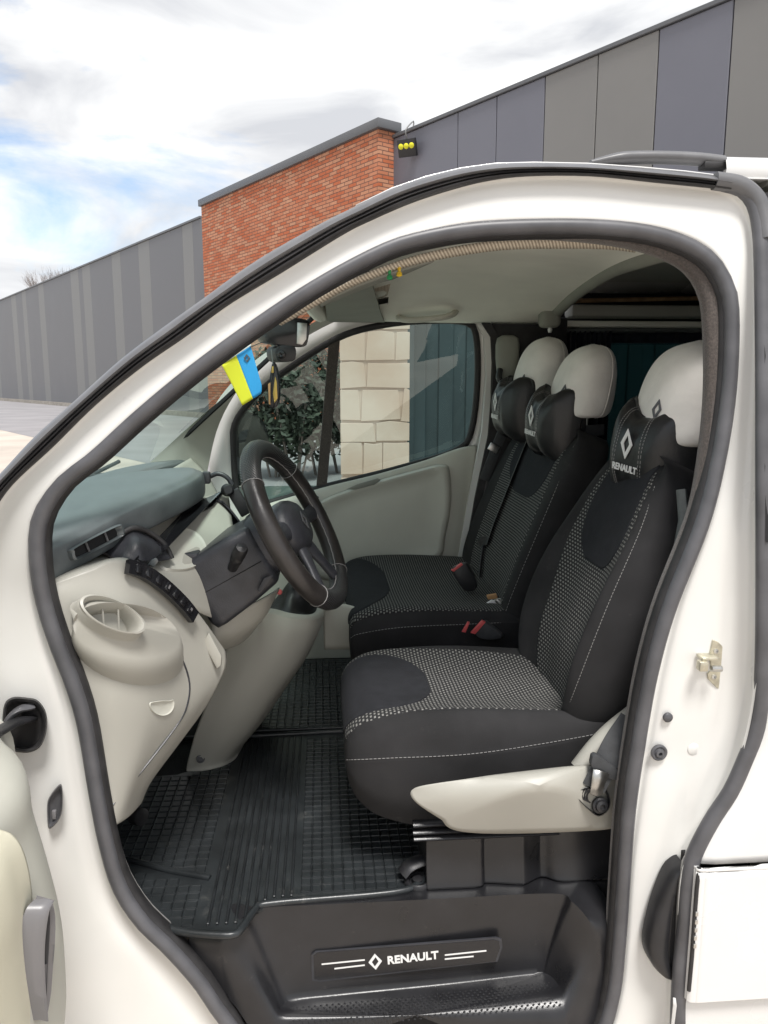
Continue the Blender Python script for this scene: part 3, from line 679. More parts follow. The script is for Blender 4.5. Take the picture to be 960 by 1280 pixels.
lathe('paint_plug', fr(912, 249)+V((0, 0.008, 0)), (0, -1, 0), [(0.014, 0), (0.014, 0.003), (0.012, 0.0045), (0.0, 0.0045)], 'paint', van, n=24)
lathe('paint_plug', fr(868, 937)+V((0, 0.003, 0)), (0, -1, 0), [(0.014, 0), (0.0135, 0.002), (0.012, 0.003), (0.0, 0.003)], 'paint', van, n=24)
# check-strap boot and cable grommet on the hinge pillar
def hp(px, py, d=0.0): return side(px, py, 0.066+d)
bo_ = empty('check_strap', hp(35, 905), van)
bo_o = [(4, 886), (14, 872), (34, 872), (48, 876), (58, 892), (58, 915), (50, 934), (34, 941), (14, 938), (4, 930)]
c_ = (31, 907)
gobj('boot', [crp([hp(c_[0]+(x-c_[0])*f, c_[1]+(y-c_[1])*f, d) for x, y in bo_o], 40, True) for f, d in ((1.0, 0.004), (0.99, -0.012), (0.94, -0.024), (0.86, -0.022), (0.80, -0.004), (0.7, -.003), (0.0, -.003))], 'rubber_dark', bo_, cv=True)
gobj('strap', tube_grid(cr([hp(42, 898, 0.02), hp(30, 900, -0.03), hp(15, 905, -0.06), hp(-8, 918, -0.12)], 14), 0.007, 10, ref=V((0, 0, 1)), ry=0.016), 'black_plastic', bo_, cv=True, cap=True)
gobj('cover', tube_grid(cr([hp(40, 882, -0.01), hp(22, 888, -0.03), hp(10, 900, -0.04), hp(2, 920, -0.04)], 12), 0.012, 10, ref=V((0, 1, 0)), ry=0.006), 'rubber_grey', bo_, cv=True, cap=True)
gr_ = [(74, 981), (78, 986), (78, 1010), (74, 1024), (64, 1035), (60, 1032), (59, 1008), (62, 996)]
c_ = (69, 1008)
gm = gobj('grommet', [crp([hp(c_[0]+(x-c_[0])*f, c_[1]+(y-c_[1])*f, d) for x, y in gr_], 32, True) for f, d in ((1.02, 0.006), (1.0, -0.006), (0.93, -0.011), (0.80, -0.009), (0.74, -0.003), (0.66, -.002), (0.0, -.002))], 'rubber_grey', van, cv=True)
box('plug_tab', hp(68, 1018, -0.004), (0.008, 0.008, 0.018), 'handle_grey', gm, bev=0.002)

# roof: skin behind the gutter, raised panel, rail
edge = band(0.02, 0.03)
rfi = [i for i, p in enumerate(edge) if p.z > 1.865 and p.x > 0.0]
roof_rows = []
for f, dy, dz in ((0, 0.0, 0.0), (0.05, 0.05, 0.005), (0.12, 0.12, 0.015), (0.3, 0.4, 0.03), (0.5, 0.78, 0.035), (0.7, 1.1, 0.03), (0.9, 1.4, 0.0), (1.0, 1.5, -0.04)):
    row = []
    for x in [edge[i].x for i in rfi[::4]]+[0.80, 1.0, 1.6, 2.4, 3.3]:
        e = min(edge, key=lambda p: abs(p.x-x)); zz = min(e.z, 1.955)
        xx = x
        row.append(V((xx, e.y+dy+0.002, zz+dz*min(1, max(0.0, (zz-1.70)/0.2)))))
    roof_rows.append(row)
gobj('roof_skin', roof_rows, 'paint_white', van, thick=0.003)
rail = [side(738, 203, 0.04), side(775, 198, 0.05), side(820, 197, 0.05), side(870, 199, 0.05), side(903, 203, 0.05)]
gobj('roof_rail', tube_grid(cr(rail, 24), lambda u: 0.004+0.008*min(1, u*4), 10, ref=V((0, 0, 1)), ry=lambda u: 0.006+0.012*min(1, u*4)), 'trim_silver', van, cv=True, cap=True)
box('rail_foot', side(892, 208, 0.05), (0.05, 0.03, 0.012), 'rubber_dark', van, bev=0.003)
gobj('roof_drip', [[V((x, y, z)) for x in (0.77, 1.2, 2.0, 3.3)] for y, z in ((0.16, 1.935), (0.155, 1.95), (0.16, 1.968), (0.20, 1.975), (0.22, 1.99), (0.30, 1.995))], 'paint_white', van)

# remaining shell: far side, rear, nose, floor pan, wheels
FY = 1.86
def bx(name, a, b, m, **k): return box(name, ((a[0]+b[0])/2, (a[1]+b[1])/2, (a[2]+b[2])/2), (b[0]-a[0], b[1]-a[1], b[2]-a[2]), m, van, **k)
bx('rear_wall', (3.30, 0.05, 0.35), (3.36, 1.85, 1.95), 'paint_white', bev=0.01)
bx('floor_pan', (-0.75, 0.18, 0.40), (3.30, 1.84, 0.452), 'carpet', bev=0.0)
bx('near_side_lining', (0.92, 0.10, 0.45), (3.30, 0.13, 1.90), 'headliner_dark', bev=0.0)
gobj('near_fender', net([[V((x, y, z)) for x in (-0.645, -0.8, -1.1, -1.5, -1.75, -1.85)] for y, z in ((0.06, 0.25), (0.03, 0.45), (0.01, 0.8), (0.03, 1.02), (0.14, 1.10))], 12, 14), 'paint_white', van, thick=0.003)
bon = net([[V((-0.98-0.2*abs(f-.5)*-1, 0.14+1.6*f, 1.08)) for f in (0, .25, .5, .75, 1)], [V((-1.35, 0.14+1.6*f, 1.03+0.03*math.sin(math.pi*f))) for f in (0, .25, .5, .75, 1)],
           [V((-1.65, 0.16+1.56*f, 0.93)) for f in (0, .25, .5, .75, 1)], [V((-1.82, 0.2+1.48*f, 0.72)) for f in (0, .25, .5, .75, 1)], [V((-1.85, 0.2+1.48*f, 0.28)) for f in (0, .25, .5, .75, 1)]], 24, 16)
gobj('bonnet', bon, 'paint_white', van, thick=0.003)
gobj('far_fender', net([[V((x, y, z)) for x in (-0.60, -0.8, -1.1, -1.5, -1.75, -1.85)] for y, z in ((1.86, 0.25), (1.88, 0.45), (1.89, 0.8), (1.87, 1.02), (1.76, 1.10))], 12, 14), 'paint_white', van, thick=0.003)
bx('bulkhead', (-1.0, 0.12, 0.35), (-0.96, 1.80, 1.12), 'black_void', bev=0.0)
for x in (-1.15, 2.25):
    for y, s in ((0.16, -1), (1.74, 1)):
        wh = empty('wheel', (x, y, 0.32), van)
        lathe('tyre', (x, y-0.1*s, 0.325), (0, s, 0), [(0.20, 0), (0.30, 0), (0.322, 0.02), (0.325, 0.10), (0.322, 0.18), (0.30, 0.205), (0.20, 0.19), (0.19, 0.10)], 'tyre', wh, n=40)
        lathe('rim', (x, y-0.1*s, 0.325), (0, s, 0), [(0.2, 0.02), (0.2, 0.185), (0.17, 0.17), (0.08, 0.18), (0.05, 0.20), (0.0, 0.2)], 'metal', wh, n=40)
# ------------------------------------------------------------------ cab shell: screen, pillars, roof lining, far door
def fside(px, py, d):                        # point on the far side, d inside of its inner face
    y = 1.76-d
    for _ in range(6): y = 1.78-d-tum(at(px, py, y).z)
    return at(px, py, y)
nc = [at(-60, 690, .12), at(62, 588, .16), at(150, 508, .19), at(262, 425, .22), at(375, 350, .26)]
ws = []
for k in range(5):
    f = k/4; fc_ = V((-.70, 1.66, 1.2)).lerp(V((-.03, 1.52, 1.79)), f); c_ = V((-1.0+.89*f, .9, 1.09+.745*f)); n_ = nc[k]
    ws.append([n_, n_*.34+c_*.66+V((0, -.03, 0)), c_, fc_*.34+c_*.66+V((0, .03, 0)), fc_])
ws = net(ws, 24, 24)
gobj('windscreen', ws, 'glass_screen', van)
tube('screen_border', [r[-1]+V((0.012, -0.012, 0)) for r in ws], 0.009, 'black_void', van, sides=6)
tube('screen_border', [ws[0][j]+V((0.02, 0, 0.012)) for j in range(24)], 0.02, 'black_void', van, sides=6)
tube('screen_header', [ws[-1][j]+V((0.03, 0, 0.005)) for j in range(24)], 0.03, 'headliner', van, sides=8)
tube('near_pillar', [r[0] for r in ws], 0.022, 'grey_trim', van, sides=10)
# wipers resting on the screen
for a, b, m_ in (((-0.93, .40, 1.15), (-.80, 1.15, 1.25), .02), ((-0.95, .95, 1.13), (-.80, 1.55, 1.22), .02)):
    wi = empty('wiper', V(a), van)
    tube('wiper_arm', cr([V(a), V(a).lerp(V(b), .5)+V((-.02, 0, .045)), V(b)], 10), 0.007, 'black_plastic', wi, sides=6)
    tube('wiper_blade', [V(a).lerp(V(b), .2)+V((-.02, 0, .01)), V(b).lerp(V(a), -.25)+V((-.02, 0, .01))], 0.008, 'black_plastic', wi, sides=6)

# far front pillar trim
up_ = [(180, 585, 1.60), (240, 530, 1.59), (300, 480, 1.57), (345, 442, 1.55), (392, 403, 1.52), (440, 384, 1.50)]
lo_ = [(255, 610, 1.68), (274, 530, 1.69), (312, 470, 1.67), (368, 430, 1.65), (424, 400, 1.63), (474, 388, 1.62)]
gobj('far_pillar_trim', net([[at(*p) for p in up_], [at((a[0]*.6+b[0]*.4), (a[1]*.6+b[1]*.4), a[2]*.4+b[2]*.6-0.03) for a, b in zip(up_, lo_)], [at(*p) for p in lo_]], 12, 30), 'grey_trim', van)

# passenger door
pd = empty('passenger_door', (0.3, 1.75, 0.6), van)
WIN = [(292, 560), (296, 525), (330, 485), (380, 448), (430, 419), (480, 406), (530, 401), (578, 402), (594, 415), (597, 470), (590, 535), (572, 562), (500, 585), (400, 610), (330, 630), (300, 632)]
WOUT = [(262, 565), (266, 512), (308, 460), (362, 422), (420, 394), (476, 382), (530, 378), (590, 384), (613, 402), (616, 470), (612, 545), (596, 600), (510, 650), (400, 670), (330, 680), (270, 670)]
fr_rows = [crp([fside(b[0]+(a[0]-b[0])*f, b[1]+(a[1]-b[1])*f, d) for a, b in zip(WIN, WOUT)], 90, True) for f, d in ((0, 0.035), (0.5, 0.045), (0.9, 0.04), (1.0, 0.03), (1.0, 0.0))]
gobj('window_frame', fr_rows, 'paint', pd, cv=True)
wring = cr([fside(*p, 0.042) for p in WIN], 90, True)
gobj('window_seal', tube_grid(wring, 0.011, 8, True, ref=V((0, 1, 0)), ry=0.013), 'rubber_dark', pd, cu=True, cv=True)
wg = cr([fside(*p, 0.026) for p in WIN], 90, True)
pyobj('window_glass', wg, [tuple(range(90))], 'glass_side', pd, smooth=False)
strip('window_divider', [fside(418, 424, 0.04), fside(410, 520, 0.04), fside(402, 607, 0.04)], V((1, 0, 0)), 0.042, 0.02, 'fuzz', pd)
D = 1.68
rows = [[at(300, 640, 1.72), at(400, 611, 1.72), at(470, 594, 1.72), at(530, 577, 1.72), at(572, 561, 1.72), at(594, 556, 1.72)],
        [at(300, 646, D-.01), at(400, 617, D-.01), at(470, 600, D-.01), at(530, 583, D-.01), at(574, 568, D-.01), at(596, 566, D)],
        [at(300, 700, D-.03), at(400, 680, D-.03), at(470, 668, D-.03), at(530, 655, D-.03), at(572, 640, D-.03), at(588, 640, D)],
        [at(300, 760, D-.03), at(400, 750, D-.03), at(470, 750, D-.03), at(530, 750, D-.03), at(560, 750, D-.03), at(575, 750, D)],
        [at(300, 960, D-.02), at(400, 960, D-.02), at(470, 960, D-.02), at(530, 960, D-.02), at(545, 960, D-.02), at(560, 960, D)]]
gobj('door_trim', net(rows, 30, 30), 'grey_trim', pd, thick=0.01)
pad_o = [(384, 660), (392, 636), (412, 622), (465, 604), (530, 586), (552, 582), (561, 590), (563, 630), (556, 670), (545, 700), (470, 720), (395, 720)]
cpd = (480, 655)
gobj('trim_pad', [crp([at(cpd[0]+(x-cpd[0])*f, cpd[1]+(y-cpd[1])*f, D-d) for x, y in pad_o], 48, True) for f, d in ((1.02, 0.02), (1.0, 0.045), (0.97, 0.055), (0.9, 0.055), (0.86, 0.050), (0.6, 0.052), (0.0, 0.054))], 'grey_trim', pd, cv=True)
prism('speaker_slot', [at(x, y, D-0.058) for x, y in ((433, 612), (445, 606), (472, 598), (476, 600), (468, 606), (445, 612))], V((0, 0.01, 0)), 'visor', pd, bev=0.002)
prism('pull_recess', [at(x, y, D-0.062) for x, y in ((375, 628), (380, 622), (394, 619), (399, 622), (394, 627), (382, 632))], V((0, 0.02, 0)), 'black_plastic', pd, bev=0.003)
mir = empty('door_mirror', (-0.35, 2.0, 1.2), pd)
mc = at(305, 548, 2.02)
gobj('mirror_shell', [[mc+V((dx+0.075*k*math.cos(a), 0.085*k*math.sin(a)*0.9, 0.14*k*math.sin(a) if False else 0.0))+V((0, 0, 0.115*k*math.cos(a+1.57))) for a in [i*6.283/20 for i in range(20)]] for dx, k in ((0.03, 0.9), (0.03, 1.0), (0.0, 1.05), (-0.08, 0.8), (-0.13, 0.3))], 'black_plastic', mir, cv=True, cap=True)
tube('mirror_arm', [mc+V((-0.03, -0.05, -0.1)), at(300, 600, 1.85)], 0.03, 'black_plastic', mir)
gobj('outer_skin', [[V((x, 1.86, z)) for x in (-0.6, 0.0, 0.7, 1.4, 2.3, 3.3)] for z in (0.25, 0.6, 1.0, 1.13)], 'paint_white', pd)

# far middle pillar and rear side wall with its window
bx('far_pillar', (0.655, 1.64, 0.45), (0.95, 1.80, 1.80), 'rubber_dark', bev=0.01)
strip('far_pillar_edge', [at(598, 400, 1.64), at(609, 420, 1.655), at(612, 470, 1.66), at(606, 540, 1.66), at(590, 620, 1.66), at(576, 700, 1.66)], V((1, 0, 0)), 0.03, 0.02, 'paint', van)
strip('far_door_seal', [at(605, 400, 1.63), at(617, 420, 1.65), at(620, 470, 1.65), at(614, 545, 1.65), at(598, 620, 1.65), at(584, 700, 1.65)], V((1, 0, 0)), 0.03, 0.03, 'rubber_dark', van)
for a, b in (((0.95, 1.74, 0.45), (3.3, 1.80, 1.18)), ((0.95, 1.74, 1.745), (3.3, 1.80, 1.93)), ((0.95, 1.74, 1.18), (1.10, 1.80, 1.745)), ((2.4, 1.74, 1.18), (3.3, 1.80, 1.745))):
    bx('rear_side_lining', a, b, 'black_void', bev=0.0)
bx('rear_side_glass', (1.10, 1.765, 1.18), (2.4, 1.77, 1.745), 'glass_rear', bev=0.0)
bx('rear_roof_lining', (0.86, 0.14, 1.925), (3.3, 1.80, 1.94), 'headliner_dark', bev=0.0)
tube('curtain_rail', [V((0.95, 1.70, 1.755)), V((2.6, 1.70, 1.765))], 0.010, 'strap_grey', van)
tube('roof_rod', [at(718, 376, 1.58), at(885, 371, 1.58)+V((0.3, 0, 0.004))], 0.008, 'wood', van)
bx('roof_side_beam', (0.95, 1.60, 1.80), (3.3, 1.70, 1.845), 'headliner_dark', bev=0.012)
bx('cant_rail_trim', (0.90, 1.66, 1.766), (3.3, 1.73, 1.79), 'headliner', bev=0.006)
# gathered navy curtain hanging from the rail
cu_ = empty('curtain', (1.0, 1.70, 1.2), label='dark navy curtain gathered beside the rear side window', category='curtain')
gobj('curtain_cloth', [[V((0.92+0.22*i/40, 1.695+0.018*math.sin(i*1.7)*(0.6+0.4*f), 1.752-0.62*f)) for i in range(41)] for f in (0, 0.02, 0.1, 0.3, 0.6, 1)], 'curtain', cu_, thick=0.002)
gobj('valance', [[V((0.95+1.6*i/80, 1.708+0.010*math.sin(i*1.9), 1.752-0.045*f)) for i in range(81)] for f in (0, 0.5, 1)], 'curtain', cu_, thick=0.002)

# roof lining of the cab with its rear arch
hl = empty('headliner', (0.35, 0.9, 1.85), van)
hrows = [[V(p) for p in ((-.05, .26, 1.80), (-.075, .5, 1.835), (-.09, .9, 1.85), (-.075, 1.3, 1.835), (-.03, 1.56, 1.79))],
         [V(p) for p in ((.12, .245, 1.832), (.12, .5, 1.872), (.12, .9, 1.888), (.12, 1.3, 1.865), (.12, 1.60, 1.79))],
         [V(p) for p in ((.40, .24, 1.85), (.40, .5, 1.885), (.40, .9, 1.90), (.40, 1.3, 1.87), (.40, 1.63, 1.788))],
         [V(p) for p in ((.70, .24, 1.85), (.68, .5, 1.870), (.70, .9, 1.885), (.72, 1.3, 1.855), (.74, 1.63, 1.785))],
         [V(p) for p in ((.80, .24, 1.845), (.765, .5, 1.848), (.82, .9, 1.868), (.85, 1.3, 1.845), (.86, 1.63, 1.785))]]
HG = net(hrows, 40, 40)
gobj('roof_lining', HG, 'headliner', hl, thick=0.012)
arch = [HG[-1][j] for j in range(4, 38)]
gobj('rear_arch', tube_grid(arch, 0.028, 10, ref=V((0, 0, 1)), ry=0.026), 'visor', hl, cv=True, cap=True)
e_ = at(687, 395, 1.50); box('arch_foot', e_, (0.075, 0.07, 0.085), 'visor', hl, bev=0.02, seg=3)
lathe('coat_hook', e_+V((0.0, -0.01, -0.06)), (0, 0, 1), [(0.006, 0), (0.009, 0.01), (0.005, 0.02), (0.005, 0.03)], 'print_white', hl, n=10)
upx = [(340, 402), (395, 372), (427, 355), (485, 331), (547, 313), (627, 300), (700, 297), (760, 298), (796, 305)]
lox = [(352, 407), (404, 378), (435, 361), (493, 339), (547, 325), (627, 313), (700, 311), (760, 312), (794, 316)]
HB_ = bvh(HG)
gobj('edge_binding', [crp([at(x, y, .232) for x, y in upx], 70), crp([at((x+a)/2, (y+b)/2, .235) for (x, y), (a, b) in zip(upx, lox)], 70), crp([at(x, y, .25) for x, y in lox], 70)][::1], 'ribbed_beige', hl, thick=0.004)
b2u = [(404, 378), (418, 373), (445, 364), (488, 350)]; b2l = [(406, 388), (420, 385), (446, 378), (484, 362)]
gobj('visor_binding', [crp([onto(HB_, x, y, .012) for x, y in b2u], 40), crp([onto(HB_, x, y, .02) for x, y in b2l], 40)], 'ribbed_beige', hl, thick=0.006)
gobj('driver_visor', net([[at(x, y, .30) for x, y in ((400, 380), (436, 362), (493, 341), (543, 327))], [at(x, y, .62) for x, y in ((402, 384), (438, 368), (480, 352), (528, 334))], [at(x, y, .78) for x, y in ((404, 378), (440, 364), (470, 355), (490, 350))]], 10, 20), 'visor', hl, thick=0.012)
prism('passenger_visor', cr([onto(HB_, x, y, .016) for x, y in ((402, 389), (440, 377), (482, 364), (484, 372), (480, 398), (460, 404), (430, 411), (424, 408), (408, 396))], 40, True), V((0, 0.004, 0.012)), 'visor', hl, bev=0.0)
rl = empty('reading_lamp', at(465, 362, .95), hl)
prism('lamp_body', [onto(HB_, x, y, .02) for x, y in ((448, 368), (455, 361), (478, 356), (484, 358), (480, 363), (462, 370), (450, 371))], V((0, 0.01, 0.016)), 'grey_trim', rl, bev=0.003)
gobj('grab_handle', tube_grid(cr([onto(HB_, 497, 394, .0), onto(HB_, 500, 390, .025), onto(HB_, 512, 385, .045), onto(HB_, 535, 382, .05), onto(HB_, 556, 381, .045), onto(HB_, 567, 384, .025), onto(HB_, 570, 388, .0)], 26), 0.016, 10, ref=V((0, 1, 0)), ry=0.011), 'grey_trim', hl, cv=True, cap=True)
# rear-view mirror with a dash camera
rv = empty('interior_mirror', at(362, 408, .92), van)
prism('mirror_case', cr([at(x, y, .90) for x, y in ((332, 412), (335, 402), (362, 398), (382, 399), (388, 405), (386, 424), (380, 434), (350, 432), (334, 428))], 36, True), V((-0.03, 0.045, 0.005)), 'gloss_black', rv, bev=0.006)
prism('mirror_glass', [at(x, y, .893) for x, y in ((372, 403), (384, 404), (383, 424), (378, 431), (371, 430))], V((-.002, 0.006, 0)), 'metal', rv, bev=0.001)
tube('mirror_stem', [at(362, 402, .93), at(372, 388, .95)], 0.012, 'black_plastic', rv)
prism('camera_body', cr([at(x, y, .90) for x, y in ((346, 434), (368, 432), (370, 448), (364, 452), (348, 451))], 24, True), V((-0.03, 0.05, 0)), 'black_plastic', rv, bev=0.004)
lathe('camera_lens', at(352, 443, .895), (-.3, -1, -.1), [(0.012, 0), (0.012, 0.006), (0.006, 0.008), (0, 0.004)], 'gloss_black', rv, n=16)
# grey belt guide on the far pillar
bgd = empty('belt_guide', at(634, 450, 1.6), van)
gobj('guide_cover', [[at(634, 448, 1.6)+V((0.045*k*math.copysign(abs(math.cos(a))**.7, math.cos(a)), 0.03*k*math.sin(a), z)) for a in [i*6.283/20 for i in range(20)]] for z, k in ((-0.085, 0.55), (-0.06, 0.85), (0.0, 1), (0.05, 1.02), (0.075, 0.9), (0.085, 0.5))], 'visor', bgd, cv=True, cap=True)
tube('guide_loop', cr([at(625, 462, 1.58), at(624, 474, 1.56), at(634, 480, 1.56), at(645, 474, 1.58)], 12), 0.012, 'black_plastic', bgd)
tube('belt', [at(640, 476, 1.58), at(628, 540, 1.60), at(605, 600, 1.62)], 0.012, 'strap', bgd, sides=6, ref=V((0, 1, 0)), ry=0.022)
box('belt_tongue', at(617, 560, 1.58), (0.04, 0.008, 0.03), 'metal', bgd, bev=0.003, rot=Matrix.Rotation(0.5, 3, 'Y'))
# ------------------------------------------------------------------ dashboard, wheel, console
db = empty('dashboard', (-0.5, 0.9, 0.9), van)
st_ = [(.10, -.51, 1.245), (.18, -.465, 1.262), (.27, -.415, 1.285), (.37, -.345, 1.312), (.47, -.298, 1.330), (.56, -.287, 1.338), (.64, -.31, 1.338), (.72, -.385, 1.325), (.85, -.50, 1.30), (1.1, -.545, 1.28), (1.4, -.54, 1.27), (1.66, -.50, 1.262)]
rows = []
for y, x, z in st_:
    zt = z
    rows.append([V((-.99, y, 1.17)), V((-.86, y, 1.20)), V((-.7, y, zt-.065+.02)), V((x-.16, y, zt-.012)), V((x-.045, y, zt+.002)), V((x-.014, y, zt-.003)), V((x-.002, y, zt-.014)), V((x, y, zt-.052)), V((x-.012, y, zt-.066)), V((x-.06, y, zt-.072)), V((x-.14, y, zt-.08))])
PADG = net(rows, 60, 50)
gobj('dash_pad', PADG, 'pad', db)
# side air vent cut in the pad's rear lip
PADB = bvh(PADG)
ve = empty('air_vent', V((-.44, .2, 1.23)), db)
vo = [(88, 690), (92, 684), (140, 659), (147, 660), (149, 667), (144, 672), (98, 696), (90, 697)]
def vp(px, py, d=0.0):
    return onto(PADB, px, py, d)
cv_ = (118, 678)
gobj('vent_frame', [crp([vp(cv_[0]+(x-cv_[0])*f, cv_[1]+(y-cv_[1])*f, d) for x, y in vo], 40, True) for f, d in ((1.10, 0.0), (1.08, 0.010), (1.0, 0.012), (0.94, 0.008), (0.9, 0.004), (0.88, .002))], 'pad', ve, cv=True)
prism('vent_throat', [vp(x, y, 0.001) for x, y in vo], V((-0.004, 0.004, 0)), 'black_void', ve)
for x0, y0, x1, y1 in ((104, 677, 109, 689), (128, 665, 132, 676)):
    tube('vane', [vp(x0, y0, 0.006), vp(x1, y1, 0.006)], 0.0022, 'trim_silver', ve, sides=6)
# upper shelf between pad and switch strip
up = net([[at(58, 722, .16), at(100, 704, .22), at(140, 688, .30), at(190, 655, .42), at(240, 628, .53), at(285, 612, .64)],
          [at(60, 724, .13), at(105, 706, .18), at(150, 696, .25), at(195, 690, .35), at(245, 664, .47), at(290, 650, .58)],
          [at(62, 726, .11), at(108, 708, .145), at(152, 697, .20), at(200, 713, .28), at(252, 700, .40), at(295, 690, .52)],
          [at(64, 730, .10), at(112, 712, .13), at(150, 700, .175), at(202, 726, .24), at(244, 762, .31), at(282, 778, .42)]], 30, 50)
gobj('dash_shelf', up, 'beige', db, thick=0.004)
# dark lid and the round tray beside the column
gobj('gauge_hood', net([[at(126, 690, .26), at(150, 672, .27), at(165, 662, .285), at(185, 668, .315), at(205, 682, .33), at(214, 697, .325)],
                        [at(140, 697, .225), at(155, 688, .232), at(172, 680, .24), at(188, 684, .265), at(202, 692, .285), at(212, 699, .30)],
                        [at(150, 699, .205), at(162, 701, .212), at(175, 706, .22), at(184, 708, .23), at(190, 707, .245), at(196, 703, .265)]], 16, 30), 'column', db, thick=0.004)
tube('hood_lip', cr([at(150, 668, .262), at(167, 660, .278), at(187, 666, .308), at(206, 681, .323), at(215, 698, .318)], 20), 0.006, 'rubber_dark', db, sides=8)
prism('hood_tab', [at(x, y, .228) for x, y in ((185, 706), (188, 700), (194, 697), (197, 702), (191, 710))], V((0.004, -0.006, 0.002)), 'pad', db, bev=0.002)
tray = [(196, 696), (215, 672), (232, 662), (250, 672), (257, 690), (246, 706), (226, 713), (204, 711)]
ct = (228, 690)
UPB = bvh(up)
gobj('tray', [crp([onto(UPB, ct[0]+(x-ct[0])*f, ct[1]+(y-ct[1])*f, d) for x, y in tray], 40, True) for f, d in ((1.04, 0.0), (1.0, 0.005), (0.95, 0.003), (0.90, 0.001), (0.0, 0.001))], 'grey_trim', db, cv=True)
UPB = bvh(up)
gobj('cavity_shade_patch', [crp([onto(UPB, 236+(x-236)*f, 632+(y-632)*f, d) for x, y in ((214, 640), (232, 626), (256, 612), (270, 608), (275, 616), (266, 632), (248, 642), (228, 647))], 32, True) for f, d in ((1.04, .002), (1.0, .008), (.93, .006), (.9, .003), (0, .003))], 'gloss_black', db, cv=True)  # raised black patch, paints in the shade of the hollow under the pad
# instrument cavity under the hood, centre stack
prism('cluster', [V((-.45, .40, 1.26)), V((-.45, .75, 1.26)), V((-.43, .75, 1.13)), V((-.43, .40, 1.13))], V((-.02, 0, 0)), 'gloss_black', db)
box('cluster_floor', (-.36, .58, 1.165), (.16, .40, .02), 'column', db, bev=0.006)
gobj('centre_stack', net([[V((-.50, y, 1.27)) for y in (.60, .70, .85, 1.1, 1.4, 1.66)], [V((-.40, .60, 1.20)), V((-.37, .72, 1.20)), V((-.38, .9, 1.20)), V((-.44, 1.1, 1.20)), V((-.45, 1.4, 1.2)), V((-.44, 1.66, 1.2))],
                          [V((-.36, .60, 1.08)), V((-.31, .72, 1.08)), V((-.31, .9, 1.08)), V((-.38, 1.1, 1.06)), V((-.38, 1.4, 1.06)), V((-.38, 1.66, 1.06))],
                          [V((-.36, .60, .9)), V((-.30, .72, .9)), V((-.30, .9, .9)), V((-.36, 1.1, .88)), V((-.36, 1.4, .88)), V((-.36, 1.66, .88))],
                          [V((-.42, .60, .70)), V((-.38, .72, .70)), V((-.38, .9, .70)), V((-.44, 1.1, .7)), V((-.44, 1.4, .7)), V((-.44, 1.66, .7))]], 24, 36), 'beige', db, thick=0.004)
sw = empty('heater_panel', at(284, 648, .60), db)
so = [(258, 640), (262, 628), (272, 624), (285, 633), (302, 655), (306, 668), (300, 672), (284, 668), (268, 656)]
gobj('panel_bezel', [crp([at(282+(x-282)*f, 648+(y-648)*f, d) for x, y in so], 36, True) for f, d in ((1.05, 0.60), (1.0, 0.585), (0.86, 0.583), (0.78, 0.59), (0.0, 0.595))], 'gloss_black', sw, cv=True)
for k in range(4): box('heater_button', at(272+k*7.5, 640+k*6.5, .583), (0.012, 0.006, 0.012), 'column', sw, bev=0.002, rot=Matrix.Rotation(0.7, 3, 'Y'))
pd_ = empty('phone_holder', at(285, 595, .62), db)
tube('holder_arm', cr([at(258, 598, .62), at(272, 592, .62), at(284, 597, .62), at(290, 606, .62)], 14), 0.006, 'column', pd_)
lathe('holder_knob', at(283, 613, .60), (0.3, -1, .2), [(0.014, 0), (0.016, 0.01), (0.016, 0.02), (0.010, 0.026), (0, 0.026)], 'black_plastic', pd_, n=18)
box('holder_clamp', at(300, 628, .60), (0.03, 0.02, 0.07), 'black_plastic', pd_, bev=0.004, rot=Matrix.Rotation(-0.5, 3, 'Y'))
box('holder_base', at(258, 597, .60), (0.02, 0.02, 0.03), 'column', pd_, bev=0.004)
# lower corner panel facing driver and door
low = net([[at(64, 730, .10), at(112, 712, .13), at(150, 700, .175), at(202, 726, .24), at(244, 762, .31), at(283, 815, .37)],
           [at(68, 752, .09), at(116, 748, .115), at(160, 750, .155), at(208, 772, .23), at(248, 800, .30), at(283, 832, .36)],
           [at(84, 810, .09), at(128, 805, .105), at(175, 812, .15), at(216, 828, .22), at(250, 848, .285), at(276, 850, .345)],
           [at(100, 880, .09), at(140, 875, .10), at(180, 876, .14), at(214, 882, .20), at(240, 888, .26), at(256, 886, .32)],
           [at(118, 950, .09), at(145, 945, .10), at(172, 942, .13), at(194, 938, .18), at(212, 934, .23), at(224, 930, .29)],
           [at(132, 1005, .09), at(147, 1000, .10), at(160, 996, .12), at(172, 988, .16), at(182, 982, .20), at(190, 976, .25)],
           [at(139, 1036, .09), at(146, 1031, .10), at(154, 1026, .12), at(162, 1020, .15), at(170, 1012, .19), at(177, 1004, .24)]], 60, 60)
gobj('corner_panel', low, 'beige_light', db, thick=0.006)
